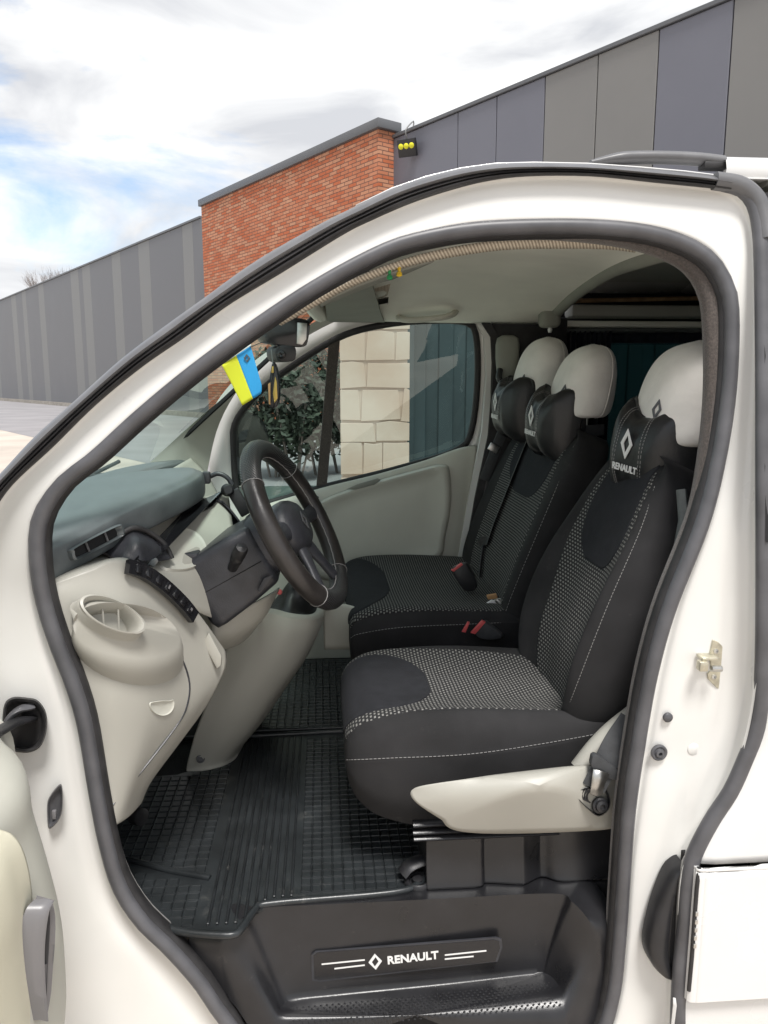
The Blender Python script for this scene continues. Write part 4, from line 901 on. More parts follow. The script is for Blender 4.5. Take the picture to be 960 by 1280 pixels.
# return face between the corner panel's edge and the column
gobj('corner_return', net([[r[-1] for r in low[0:60:7]], [r[-1]+V((-0.03, 0.05, 0.0)) for r in low[0:60:7]], [r[-1]+V((-0.16, 0.10, 0.0)) for r in low[0:60:7]]], 8, 20), 'beige', db)
prism('edge_notch', [at(x, y, .33) for x, y in ((255, 804), (262, 790), (278, 820), (277, 832), (272, 836))], V((0.0, -0.012, 0.004)), 'beige', db, bev=0.003)
sgn = 1 if SN(low, .5, .5).dot(V((0.4, -1, 0))) > 0 else -1
def on(u, v, d=0.0): return S(low, u, v)+SN(low, u, v)*sgn*d
LOWB = bvh(low)
def onpx(px, py, d=0.0): return onto(LOWB, px, py, d)
tube('panel_gap', cr([onpx(141, 1006, .0005), onpx(180, 960, .0005), onpx(222, 905, .0005), onpx(234, 880, .0005), onpx(236, 850, .0005), onpx(222, 815, .0005), onpx(195, 790, .0005)], 40), 0.0021, 'column', db, sides=5)
ph = onpx(202, 884)
gobj('pull_pocket', [crp([onpx(202+(x-202)*f, 884+(y-884)*f, d) for x, y in ((187, 879), (194, 877), (202, 876), (210, 876), (216, 875), (216, 884), (211, 891), (203, 894), (195, 892), (189, 887))], 30, True) for f, d in ((1.06, 0.001), (1.0, 0.003), (0.94, 0.0015), (0.88, 0.0005), (0.0, 0.0005))], 'grey_trim', db, cv=True)
# curved switch strip
ss_ = empty('switch_strip', at(200, 735, .22), db)
sp_ = [(158, 707, .18), (176, 713, .205), (194, 724, .225), (212, 739, .25), (228, 755, .275), (240, 770, .295)]
path = cr([at(*p)+V((0.006, -0.016, 0.002)) for p in sp_], 40)
wdir = (at(212, 727, .27)-at(200, 742, .24)).normalized()
strip('strip_base', path, wdir, 0.029, 0.014, 'gloss_black', ss_)
for k in range(7):
    i = 4+k*5; t = (path[i+1]-path[i-1]).normalized(); wv = (wdir-t*wdir.dot(t)).normalized(); nn = t.cross(wv)
    if nn.dot(V((0.3, -1, 0.4))) < 0: nn = -nn
    rm_ = Matrix((t, wv, nn)).transposed()
    if rm_.determinant() < 0: rm_ = Matrix((-t, wv, nn)).transposed()
    box('switch', path[i]+nn*0.008, (0.0135, 0.018, 0.005), 'gloss_black', ss_, bev=0.0015, rot=rm_)
    if k in (3, 6): box('switch_mark', path[i]+nn*0.0115, (0.004, 0.009, 0.0006) if k == 3 else (0.006, 0.006, 0.0006), 'handle_grey', ss_, bev=0.0, rot=rm_)
# cup holder pod
cup = empty('cup_holder', at(143, 770, .16), db)
rc = at(141, 769, .090)
ea = (at(178, 780, .115)-at(104, 758, .068))*0.5; eb = V((0.30, -0.45, -0.75)).normalized()*0.032
rnm = eb.cross(ea).normalized()
rnm = rnm if rnm.z > 0 else -rnm
def er(k, dz, sh=V((0, 0, 0))): return [rc+ea*k*math.cos(a)+eb*k*math.sin(a)+rnm*dz+sh for a in [i*6.283185/36 for i in range(36)]]
gobj('cup_rim', [er(1.08, -0.004), er(1.10, 0.004), er(1.02, 0.006), er(0.94, 0.001), er(0.90, -0.012), er(0.84, -0.085), er(0.0, -0.088)], 'beige_light', cup, cv=True)
pod = net([[at(78, 748, .10), at(95, 747, .085), at(125, 756, .085), at(160, 782, .125), at(188, 800, .17), at(196, 795, .21)],
           [at(78, 775, .09), at(95, 785, .065), at(125, 797, .060), at(160, 810, .10), at(188, 820, .155), at(200, 818, .21)],
           [at(86, 808, .09), at(102, 822, .065), at(130, 832, .062), at(165, 838, .10), at(192, 840, .155), at(208, 838, .215)],
           [at(98, 838, .095), at(112, 848, .085), at(138, 854, .088), at(168, 856, .12), at(192, 856, .165), at(206, 852, .22)],
           [at(104, 852, .105), at(118, 860, .11), at(142, 862, .115), at(168, 862, .145), at(190, 862, .19), at(204, 858, .23)]], 26, 36)
def pr(cx, cy, A_, B_2, y=None, d=0.0):
    r_ = []
    for i in range(36):
        a = i*6.283185/36; x = cx+A_*math.cos(a)*.96-B_2*math.sin(a)*.20; yy = cy+A_*math.cos(a)*.26+B_2*math.sin(a)*.97
        r_.append(onpx(x, yy, d) if y is None else at(x, yy, y+.0009*(x-cx)))
    return r_
gobj('cup_pod', [er(1.06, 0.0), er(1.13, -0.006), er(1.14, -.022), er(1.20, -.028), pr(150, 787, 60, 31, None, .034), pr(154, 798, 65, 36, None, .026), pr(157, 806, 69, 40, None, .012), pr(159, 811, 72, 42, None, .002), pr(160, 812, 75, 44, None, -.003)], 'beige_light', cup, cv=True)
for k in (-.25, .3):
    tube('cup_rib', [rc+ea*k-eb*0.86+V((0, 0, -0.01)), rc+ea*k*0.9-eb*0.8+V((0, 0, -0.07))], 0.0016, 'beige_light', cup, sides=5)

# steering wheel
WC = V((-.062, .47, 1.222)); WU = V((-.473, 0, .881)); WY = V((math.sin(math.radians(12)), math.cos(math.radians(12)), 0)); WU = (WU-WY*WU.dot(WY)).normalized(); WNn = WY.cross(WU); WR = 0.196
sw_ = empty('steering_wheel', WC, van)
def wpt(a, r, n=0.0): return WC+WU*math.cos(a)*r+WY*math.sin(a)*r+WNn*n
def arc_tube(name, a0, a1, rr, m_, k=40, full=False):
    n = k; g = []
    for i in range(n if full else n+1):
        a = a0+(a1-a0)*i/n; c = wpt(a, WR); rd = (c-WC).normalized()
        g.append([c+rd*math.cos(b)*rr+WNn*math.sin(b)*rr*0.95 for b in [j*6.283185/14 for j in range(14)]])
    gobj(name, g, m_, sw_, cu=full, cv=True, cap=not full, ang=60)
pi = math.pi
arc_tube('rim', 0, 2*pi, 0.0230, 'leather', 72, True)
arc_tube('rim_grip', -0.28*pi, 0.28*pi, 0.0246, 'leather_perforated', 40)
arc_tube('rim_grip', 0.80*pi, 1.20*pi, 0.0246, 'leather_perforated', 40)
arc_tube('rim_cover', 1.205*pi, 1.715*pi, 0.0252, 'leather_worn', 34)
arc_tube('rim_cover', 0.285*pi, 0.795*pi, 0.0250, 'leather_worn', 34)
for a in (-.282, .282, .798, 1.202):
    g = []
    c0 = wpt(a*pi, WR); rd = (c0-WC).normalized()
    tube('stitching', [c0+rd*math.cos(b)*0.0256+WNn*math.sin(b)*0.0246 for b in [j*6.283185/18 for j in range(18)]], 0.0009, 'thread', sw_, sides=5, closed=True)
# inner seam with lacing along the rim
for i in range(70):
    pass
tube('seam', [wpt(i*2*pi/90, WR-0.0232, 0.006+0.001*(i % 2)) for i in range(90)], 0.0012, 'thread', sw_, sides=5, closed=True)
hubp = [(1.0, 0, .0), (.85, .72, .0), (.35, 1.15, .0), (-.25, 1.2, .0), (-.8, .85, .0), (-1.05, 0, .0), (-.8, -.85, .0), (-.25, -1.2, .0), (.35, -1.15, .0), (.85, -.72, .0)]
gobj('hub', [crp([WC+WU*0.062*a*f+WY*0.066*b*f+WNn*h for a, b, _ in hubp], 40, True) for f, h in ((0.9, -0.05), (1.05, -0.03), (1.06, -0.012), (0.98, 0.0), (0.8, 0.012), (0.4, 0.018), (0.0, 0.019))], 'column', sw_, cv=True)
emblem('hub_emblem', WC+WNn*0.0215, WY*-1, WU, 0.045, 'trim_silver', sw_)
for a in (0.5, -0.5, 0.86, -0.86):
    d_ = (wpt(a*pi, 1)-WC).normalized(); s_ = d_.cross(WNn)
    gobj('spoke', [[WC+d_*r+s_*w_*math.cos(b)+WNn*(h+t_*math.sin(b)) for b in [j*6.283185/12 for j in range(12)]] for r, w_, t_, h in ((0.04, .030, .014, -.012), (0.08, .024, .012, -.008), (0.12, .018, .010, -.004), (WR-0.004, .022, .010, 0))], 'column', sw_, cv=True, cap=True)
# column and shroud
CN = V((.881, 0, .473)); CY = V((0, 1, 0)); CU = V((-.473, 0, .881))
sc = empty('steering_column', WC-CN*0.12, van)
def cring(s, hw, hu, hd, rr, up=0.0):          # rounded rectangle across the column
    c = WC-CN*s+CU*up; pts = []
    for cy, cz, a0 in ((1, 1, 0), (-1, 1, 1), (-1, -1, 2), (1, -1, 3)):
        z0 = hu if cz > 0 else hd
        for k in range(5):
            a = a0*pi/2+k*pi/8; pts.append(c+CY*(cy*(hw-rr)+rr*math.cos(a))+CU*(cz*(z0-rr)+rr*math.sin(a)))
    return pts
gobj('column_collar', [cring(s, a, b, c_, r) for s, a, b, c_, r in ((0.03, .06, .055, .055, .05), (0.045, .075, .07, .07, .06), (0.075, .083, .075, .078, .06), (0.10, .083, .07, .075, .05), (0.105, .07, .06, .06, .05))], 'column', sc, cv=True, cap=True)
gobj('column_shroud', [cring(s, a, b, c_, r, u) for s, a, b, c_, r, u in ((0.088, .070, .045, .055, .02, 0), (0.092, .092, .062, .078, .02, -.005), (0.10, .096, .066, .082, .02, -.005), (0.16, .100, .070, .092, .02, -.008), (0.24, .104, .070, .100, .02, -.012), (0.262, .104, .070, .100, .02, -.012), (0.27, .095, .06, .09, .02, -.012))], 'column', sc, cv=True, cap=True)
ny = WC.y-.1015
sh = lambda s, u, d=0: V((WC.x, ny-d+0.004*(0.24-s)/0.14*-1, WC.z))-CN*s+CU*u
tube('shroud_seam', [V((WC.x, WC.y-.0975-.006*((s-.1)/.14), WC.z))-CN*s+CU*(-.022) for s in (0.10, 0.13, 0.16, 0.2, 0.24, 0.26)], 0.0012, 'black_void', sc, sides=5)
stp = at(290, 711, .365); ax = V((0.30, -.60, 0.62)).normalized()
lathe('stalk_boot', stp+V((0, .012, 0)), V((0, -1, 0)), [(0.026, -0.004), (0.026, 0.002), (0.022, 0.004), (0.021, 0.0), (0.012, 0.0)], 'rubber_dark', sc, n=24)
lathe('stalk', stp+V((0, .01, 0)), ax, [(0.012, 0), (0.012, 0.03), (0.0145, 0.034), (0.0145, 0.048), (0.0125, 0.05), (0.0125, 0.054), (0.0155, 0.056), (0.0155, 0.078), (0.012, 0.086), (0, 0.088)], 'black_plastic', sc, n=20)
prism('shroud_flap', [at(x, y, .362) for x, y in ((322, 738), (330, 722), (341, 719), (336, 728), (325, 741))], V((0, -.003, 0)), 'column', sc, bev=0.001)
gobj('knee_panel', net([[at(262, 770, .44), at(300, 762, .46), at(335, 745, .50), at(350, 735, .60)], [at(266, 800, .44), at(300, 790, .47), at(330, 772, .52), at(340, 755, .62)], [at(270, 812, .50), at(300, 802, .54), at(318, 785, .60), at(328, 768, .68)], [at(272, 815, .60), at(300, 805, .62), at(318, 788, .66), at(328, 770, .72)]], 16, 20), 'beige', db, thick=0.004)
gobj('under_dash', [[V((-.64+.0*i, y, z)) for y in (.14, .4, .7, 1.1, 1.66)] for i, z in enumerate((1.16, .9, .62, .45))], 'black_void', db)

# centre console with gear lever
cc = empty('centre_console', (-.2, .9, .46), van)
crow = [[(292, 775, .73), (330, 765, .72), (365, 772, .72), (392, 774, .76), (404, 768, .86), (405, 756, 1.0), (398, 745, 1.12)],
        [(286, 795, .72), (325, 788, .705), (362, 793, .705), (390, 792, .755), (401, 784, .86), (402, 772, 1.0), (395, 760, 1.12)],
        [(276, 835, .71), (310, 830, .695), (345, 833, .70), (372, 830, .75), (384, 820, .86), (386, 810, 1.0), (380, 800, 1.12)],
        [(258, 880, .70), (290, 876, .69), (318, 877, .70), (342, 872, .745), (356, 862, .86), (358, 850, 1.0), (354, 840, 1.12)],
        [(243, 920, .71), (270, 918, .70), (294, 917, .71), (316, 910, .75), (330, 900, .86), (333, 888, 1.0), (330, 880, 1.12)],
        [(234, 955, .73), (252, 954, .725), (270, 951, .73), (288, 946, .765), (304, 932, .87), (308, 920, 1.0), (306, 912, 1.12)],
        [(233, 964, .73), (250, 964, .725), (268, 961, .73), (285, 955, .765), (302, 942, .87), (306, 930, 1.0), (304, 922, 1.12)]]
CG = net([[at(*p) for p in r] for r in crow], 50, 60)
gobj('console_body', CG, 'beige', cc, thick=0.006)
tc_ = at(372, 758, .92)
gobj('console_top', [[p.lerp(tc_+V((-0.02, 0, -0.004)), f)+V((0, 0, dz)) for p in CG[0]] for f, dz in ((0, 0), (0.04, 0.006), (0.12, 0.009), (0.22, 0.006), (0.30, -0.012), (0.8, -0.02))], 'beige', cc)
gl = empty('gear_lever', tc_, cc)
bt = tc_+V((-0.03, 0, -0.015)); tp = at(372, 728, .92)
random.seed(3)
gobj('gaiter', [[bt.lerp(tp, f)+V((rx_*k*math.cos(a)*(1+0.10*math.sin(5*a+f*9)), ry_*k*math.sin(a)*(1+0.10*math.sin(4*a+f*7)), 0.006*math.sin(3*a))) for a in [i*6.283185/40 for i in range(40)]] for f, k, rx_, ry_ in ((-0.1, 1.02, .085, .10), (0.02, 1.0, .085, .10), (0.15, 0.85, .08, .09), (0.35, 0.66, .078, .08), (0.5, .62, .07, .075), (0.62, 0.50, .07, .07), (0.8, 0.47, .065, .065), (1.0, 0.42, .06, .06), (1.1, 0.25, .06, .06))], 'leather', gl, cv=True, cap=True)
tube('lever', [tp, tp+V((0.01, -.01, .07))], 0.011, 'gloss_black', gl)
lathe('knob', tp+V((0.012, -.012, .06)), (0.1, -.1, 1), [(0.012, 0), (0.02, 0.012), (0.026, 0.03), (0.026, 0.05), (0.018, 0.065), (0, 0.07)], 'gloss_black', gl, n=20)
lathe('console_bolt', onto(bvh(CG), 251, 948, .002), (0.3, -1, 0.1), [(0.012, -.004), (0.012, 0.0015), (0.009, 0.002), (0.008, -.001), (0.0055, -.001), (0.0055, 0.002), (0, 0.002)], 'rubber_grey', cc, n=20)
lathe('warning_button', at(349, 740, .78), (0.3, -1, .3), [(0.008, 0), (0.008, 0.005), (0.006, 0.007), (0, 0.007)], 'red', cc, n=14)
# lower trim in front of the bench, with a dark opening
gobj('bench_front_trim', net([[at(404, 752, 1.0), at(420, 754, .98), at(440, 758, .95), at(452, 765, .92)], [at(404, 775, 1.0), at(420, 778, .98), at(438, 782, .95), at(450, 790, .92)], [at(405, 812, 1.0), at(420, 812, .99), at(436, 812, .97), at(446, 812, .95)]], 12, 16), 'grey_trim', cc, thick=0.006)
lathe('cable_hole', at(408, 758, .985), (0.2, -1, .2), [(0.012, 0), (0.012, 0.004), (0.008, 0.005), (0.007, -.01), (0, -.01)], 'black_void', cc, n=18)
# clutch pedal under the corner panel
pe = empty('pedal', at(178, 1022, .40), van)
prism('pedal_pad', cr([at(x, y, .34) for x, y in ((170, 1018), (178, 1010), (186, 1014), (184, 1026), (178, 1034), (170, 1030))], 20, True), V((-.02, 0.01, 0)), 'black_plastic', pe, bev=0.003)
tube('pedal_arm', [at(174, 1020, .37), at(160, 1012, .40), at(150, 990, .45)], 0.008, 'black_plastic', pe)
# ------------------------------------------------------------------ seats
def cushion(par, cy, stations, z_add=0.0):
    rows = []
    for x, zb_, zs_, zbo, zc, hw in stations:
        zb_ += z_add; zs_ += z_add; zbo += z_add; zc += z_add
        h = [(-hw+.03, zb_), (-hw+.004, (zb_*.6+zs_*.4)), (-hw-.002, zs_-.02), (-hw, zs_), (-hw+.014, (zs_+zbo)/2+.008), (-hw+.045, zbo), (-hw*.62, zbo*.45+zc*.55), (-hw*.3, zc), (0, zc)]
        full = h+[(-a, b) for a, b in h[-2::-1]]
        rows.append([V((x, cy+a, b)) for a, b in full])
    return net(rows, 90, 90)
def backrest(par, cy, base, b, f, stations):
    rows = []
    for t, hw, bf, cf in stations:
        h = [(0, -.10), (-hw*.7, -.10), (-hw+.015, -.085), (-hw-.004, -.03), (-hw, .02+.3*max(0, bf-.03)), (-hw+.035, bf), (-hw*.66, bf*.45+cf*.55), (-hw*.33, cf), (0, cf)]
        full = h+[(-a, c) for a, c in h[-2:0:-1]]
        rows.append([V(base)+b*t+V((0, cy+a, 0))+f*c for a, c in full])
    return net(rows, 90, 112, cv=True)
bvec = V((.335, 0, .942)); fvec = V((-.942, 0, .335))
def stitches(name, g, par, pts, off, sgn, n=60, r=0.0008, dash=True, mat_='thread'):
    path = cr([S(g, u, v)+SN(g, u, v)*sgn*off for u, v in pts], n*2)
    vs = []; fs = []
    for i in range(0, len(path)-2, 2):
        seg = tube_grid([path[i], path[i+1], path[i+1].lerp(path[i+2], .35)], r, 5)
        for row in seg:
            vs += row
        k = len(vs)-15
        for a in range(2):
            for j in range(5): fs.append((k+a*5+j, k+a*5+(j+1) % 5, k+a*5+5+(j+1) % 5, k+a*5+5+j))
    return pyobj(name, vs, fs, mat_, par)
def sgn_of(g, u, v, d): return 1 if SN(g, u, v).dot(V(d)) > 0 else -1

ds = empty('driver_seat', (.35, .45, .45), van)
DC = cushion(ds, .45, [(.042, .715, .735, .752, .755, .185), (.048, .68, .745, .785, .785, .215), (.07, .64, .755, .812, .815, .235), (.12, .605, .762, .832, .832, .248), (.22, .58, .768, .842, .826, .254), (.35, .58, .772, .842, .814, .257), (.50, .60, .785, .832, .804, .252), (.62, .62, .805, .82, .80, .24), (.70, .64, .80, .81, .79, .22)])
gobj('cushion', DC, 'fabric_black', ds, cap=True)
s_ = sgn_of(DC, .5, .5, (0, 0, 1))
gobj('woven_insert', region(DC, 90, 70, 0.06, 0.93, pw((0.06, .27), (0.3, .30), (.6, .335), (0.95, .36)), pw((0.06, .73), (0.3, .70), (.6, .665), (0.95, .64)), 0.0022, s_), 'fabric_weave', ds)
hwf = lambda u: .158*max(0.02, 1-((u-.03)/.51)**6)**.5
gobj('knee_panel', region(DC, 60, 50, 0.03, 0.538, lambda u: .5-hwf(u), lambda u: .5+hwf(u), 0.0045, s_), 'fabric_panel', ds)
stitches('stitching', DC, ds, [(.10, .175), (.25, .178), (.4, .178), (.6, .175), (.8, .175), (.93, .18)], 0.0015, s_, 70)
for px, py in ((641, 905.5), (636, 926)):
    p = at(px, py, .235); box('torn_thread', p, (.016, .004, .003), 'cover_white', ds, bev=.001)
DB = backrest(ds, .45, (.565, 0, .78), bvec, fvec, [(-.02, .17, .0, -.02), (0.0, .205, .035, .0), (.06, .235, .06, .015), (.14, .248, .078, .028), (.24, .252, .082, .03), (.34, .246, .074, .03), (.43, .234, .058, .032), (.51, .215, .045, .032), (.575, .19, .03, .025), (.62, .15, .005, .005), (.638, .10, -.03, -.03)])
gobj('backrest', DB, 'fabric_black', ds, cv=True, cap=True)
# v runs round the section; the front centre sits at v=0.5
vb = lambda a: 0.5+a
s_ = sgn_of(DB, .5, .5, (-1, 0, .3))
gobj('woven_insert', region(DB, 80, 60, 0.06, 0.86, pw((0.06, .40), (.35, .385), (.6, .358), (.8, .352), (.9, .37)), pw((0.06, .60), (.35, .615), (.6, .642), (.8, .648), (.9, .63)), 0.0022, s_), 'fabric_weave', ds)
hwh = lambda u: .118*max(0.02, 1-((.93-u)/.43)**6)**.45
gobj('shoulder_panel', region(DB, 60, 50, 0.502, 0.93, lambda u: .5-hwh(u), lambda u: .5+hwh(u), 0.004, s_), 'fabric_panel', ds)
stitches('stitching', DB, ds, [(.08, .30), (.25, .285), (.45, .285), (.65, .29), (.8, .31)], 0.0015, s_, 80)
# side trim of the base
tv = [at(*p) for p in ((513, 987, .150), (526, 981, .138), (600, 972, .130), (684, 962, .128), (738, 956, .135), (775, 962, .150), (800, 950, .165), (800, 1034, .165), (740, 1037, .138),
      (660, 1041, .136), (562, 1041, .140), (553, 1024, .132), (530, 1010, .132), (513, 997, .142), (680, 971, .074), (722, 999, .112), (765, 1005, .145), (600, 1008, .112), (556, 996, .120))]
tf = [(0, 1, 18, 13), (1, 2, 18), (2, 3, 14), (2, 14, 17, 18), (13, 18, 12), (18, 17, 11, 12), (11, 17, 10), (17, 14, 9, 10), (14, 15, 8, 9), (14, 3, 4), (14, 4, 15), (4, 5, 15), (5, 16, 15), (5, 6, 7, 16), (15, 16, 8), (16, 7, 8)]
tro = pyobj('base_trim', tv, tf, 'beige_light', ds, ang=80)
fixn(tro.data)
md = tro.modifiers.new('soften', 'SUBSURF'); md.levels = 3; md.render_levels = 3
def crs(me, prs, w_):
    at_ = me.attributes.new('crease_edge', 'FLOAT', 'EDGE')
    for k, e in enumerate(me.edges):
        if tuple(sorted(e.vertices)) in prs: at_.data[k].value = w_
crs(tro.data, {tuple(sorted(p)) for p in ((14, 17), (14, 15), (17, 11), (14, 3), (14, 2))[:3]}, .75)
md = tro.modifiers.new('thickness', 'SOLIDIFY'); md.thickness = 0.006; md.offset = 0
gobj('hinge_cover', tube_grid(cr([at(722, 960, .16), at(742, 935, .165), at(765, 912, .17), at(800, 885, .18)], 16), lambda u: .020+.006*u, 12, ref=V((0, 1, 0)), ry=0.016), 'beige_light', ds, cv=True, cap=True)
rec = [(722, 990), (738, 984), (755, 985), (762, 998), (760, 1012), (748, 1020), (736, 1012), (724, 1000)]
gobj('buckle_recess', [crp([at(743+(x-743)*f, 1002+(y-1002)*f, d) for x, y in rec], 30, True) for f, d in ((1.05, .122), (1.0, .112), (0.92, .115), (0.85, .14), (0, .15))], 'gloss_black', ds, cv=True)
lathe('anchor_bolt', at(749, 1006, .122), (0.1, -1, .2), [(0.017, 0), (0.017, 0.006), (0.013, 0.008), (0.012, 0.014), (0.006, 0.016), (0.005, 0.012), (0, 0.012)], 'black_plastic', ds, n=18)
for k in range(3): tube('anchor_coil', [at(733+k*3, 992+k*1.5, .118)+V((0.010*math.cos(a), -0.002, 0.014*math.sin(a))) for a in [j*0.5 for j in range(10)]], 0.002, 'black_plastic', ds, sides=5)
# lap belt stub with its tongue
sb = empty('seat_belt', at(752, 975, .13), ds)
strip('webbing', cr([at(742, 985, .115), at(755, 960, .118), at(770, 930, .13), at(790, 900, .15)], 14), V((0.75, 0, 0.35)), 0.052, 0.004, 'strap', ds)
prism('belt_buckle', cr([at(x, y, .108) for x, y in ((740, 950), (746, 944), (772, 962), (774, 970), (768, 976), (742, 962))], 24, True), V((0, 0.016, 0)), 'strap', ds, bev=0.002)
gobj('belt_tongue', [[at(x, y, .102) for x, y in r] for r in (((742, 962), (752, 964), (762, 968)), ((740, 978), (747, 978), (756, 980)), ((738, 992), (745, 995), (752, 994)))], 'metal', ds, thick=0.003)
tube('shoulder_belt', [at(852, 612, .205), at(855, 650, .19), at(848, 690, .17)], 0.016, 'strap_grey', ds, sides=8, ref=V((0, 1, 0)), ry=0.010)
bpy.data.objects.remove(sb)
# runner and black pedestal
for a, b, r_ in (((516, 1030), (556, 1026), .007), ((516, 1040), (566, 1036), .006), ((517, 1048), (556, 1046), .006)):
    tube('seat_runner', [at(*a, .17), at(*b, .17)+V((.25, 0, 0))], r_, 'step_plastic', ds, sides=8, ref=V((0, 0, 1)), ry=r_*1.6)
ped = []
for f in (0, .1, .5, .85, 1):
    row = []
    for k, x in enumerate((.215, .23, .25, .33, .345, .36, .42, .435, .47, .485, .52, .62, .70)):
        d = (0.0, 0, 0, 0, .012, .012, .002, .002, .022, .022, .004, .004, .004)[k]
        row.append(V((x, .195+d-.02*f*f, .585-.125*f)))
    ped.append(row)
gobj('pedestal', net(ped, 20, 60), 'step_plastic', ds, thick=0.006)
gobj('pedestal_flank', [[V((.215, y, z)) for y in (.195, .4, .7)] for z in (.585, .46)], 'black_plastic', ds)

# passenger bench
bs = empty('bench_seat', (.35, 1.225, .45), van)
BC = cushion(bs, 1.225, [(.075, .76, .80, .815, .82, .34), (.08, .72, .81, .85, .85, .365), (.10, .68, .825, .872, .872, .38), (.16, .64, .84, .888, .882, .39), (.30, .60, .85, .89, .87, .394), (.45, .6, .85, .882, .862, .392), (.60, .62, .85, .87, .855, .38), (.68, .64, .84, .85, .84, .36)])
gobj('cushion', BC, 'fabric_black', bs, cap=True)
s_ = sgn_of(BC, .5, .5, (0, 0, 1))
gobj('woven_insert', region(BC, 70, 80, 0.08, 0.95, pw((0.08, .235), (0.3, .25), (.6, .27), (0.95, .28)), pw((0.08, .765), (0.3, .75), (.6, .73), (0.95, .72)), 0.0022, s_), 'fabric_weave', bs)
hwg = lambda u: .20*max(0.02, 1-((u-.05)/.45)**5)**.5
gobj('knee_panel', region(BC, 60, 50, 0.05, 0.498, lambda u: .5-hwg(u), lambda u: .5+hwg(u), 0.0045, s_), 'fabric_panel', bs)
stitches('stitching', BC, bs, [(.12, .175), (.3, .175), (.5, .172), (.7, .172), (.9, .175)], 0.0015, s_, 60, r=0.0008)
BB = backrest(bs, 1.225, (.565, 0, .80), bvec, fvec, [(-.02, .32, .0, -.02), (0.0, .35, .03, .0), (.06, .375, .05, .012), (.14, .388, .06, .022), (.26, .392, .06, .024), (.38, .39, .052, .026), (.48, .382, .042, .028), (.56, .365, .03, .022), (.62, .335, .008, .002), (.645, .29, -.03, -.03)])
gobj('backrest', BB, 'fabric_black', bs, cv=True, cap=True)
s_ = sgn_of(BB, .5, .5, (-1, 0, .3))
gobj('woven_insert', region(BB, 80, 60, 0.04, 0.84, pw((0.04, .365), (.5, .355), (.84, .35)), pw((0.04, .635), (.5, .645), (.84, .65)), 0.0022, s_), 'fabric_weave', bs)
hwi = lambda u: .13*max(0.02, 1-((.93-u)/.37)**5)**.5
gobj('shoulder_panel', region(BB, 60, 50, 0.562, 0.93, lambda u: .5-hwi(u), lambda u: .5+hwi(u), 0.004, s_), 'fabric_panel', bs)
stitches('stitching', BB, bs, [(.08, .29), (.3, .285), (.6, .285), (.85, .30)], 0.0015, s_, 60, r=0.0008)
bx('bench_pedestal', (.22, .88, .45), (.70, 1.60, .66), 'black_plastic', bev=0.02)
# belts and buckles on the bench
BBB = bvh(BB)
strip('lap_belt', cr([onto(BBB, x, y, .010) for x, y in ((660, 555), (648, 585), (634, 620), (620, 655), (611, 682))], 20), V((0.3, 1, 0)), 0.05, 0.003, 'strap_grey', bs)
prism('belt_slider', [onto(BBB, x, y, .016) for x, y in ((601, 678), (606, 672), (616, 672), (614, 682), (604, 686))], V((.004, .01, 0)), 'black_plastic', bs, bev=.003)
strip('lap_belt', cr([onto(BBB, 608, 682, .012), onto(BBB, 605, 705, .012), onto(BBB, 603, 728, .012)], 10), V((0.6, 1, 0)), 0.02, 0.004, 'strap', bs)
for c, w_, h_, red, y in (((582, 722), 1.0, 1.0, (572, 710), 1.12),):
    bk = empty('belt_buckle', at(582, 722, y), bs)
o_ = prism('belt_buckle', cr([at(x, y, 1.10) for x, y in ((565, 714), (568, 709), (580, 705), (586, 709), (596, 735), (580, 738))], 24, True), V((.01, .03, 0)), 'black_plastic', bs, bev=.003)
prism('release_button', [at(x, y, 1.097) for x, y in ((564, 713), (577, 704), (579, 706), (567, 715))], V((0, .012, 0)), 'red', o_, bev=.001)
o_ = prism('belt_buckle', cr([at(x, y, .80) for x, y in ((596, 784), (604, 777), (612, 782), (628, 796), (612, 800), (596, 796))], 24, True), V((.01, .02, 0)), 'strap', bs, bev=.003)
prism('release_button', [at(x, y, .795) for x, y in ((588, 791), (602, 776), (607, 778), (594, 793))], V((.003, .012, 0)), 'red', o_, bev=.001)
prism('release_button', [at(x, y, .79) for x, y in ((577, 790), (584, 778), (587, 779), (582, 791))], V((.003, .012, 0)), 'red', o_, bev=.001)
bpy.data.objects.remove(bk)

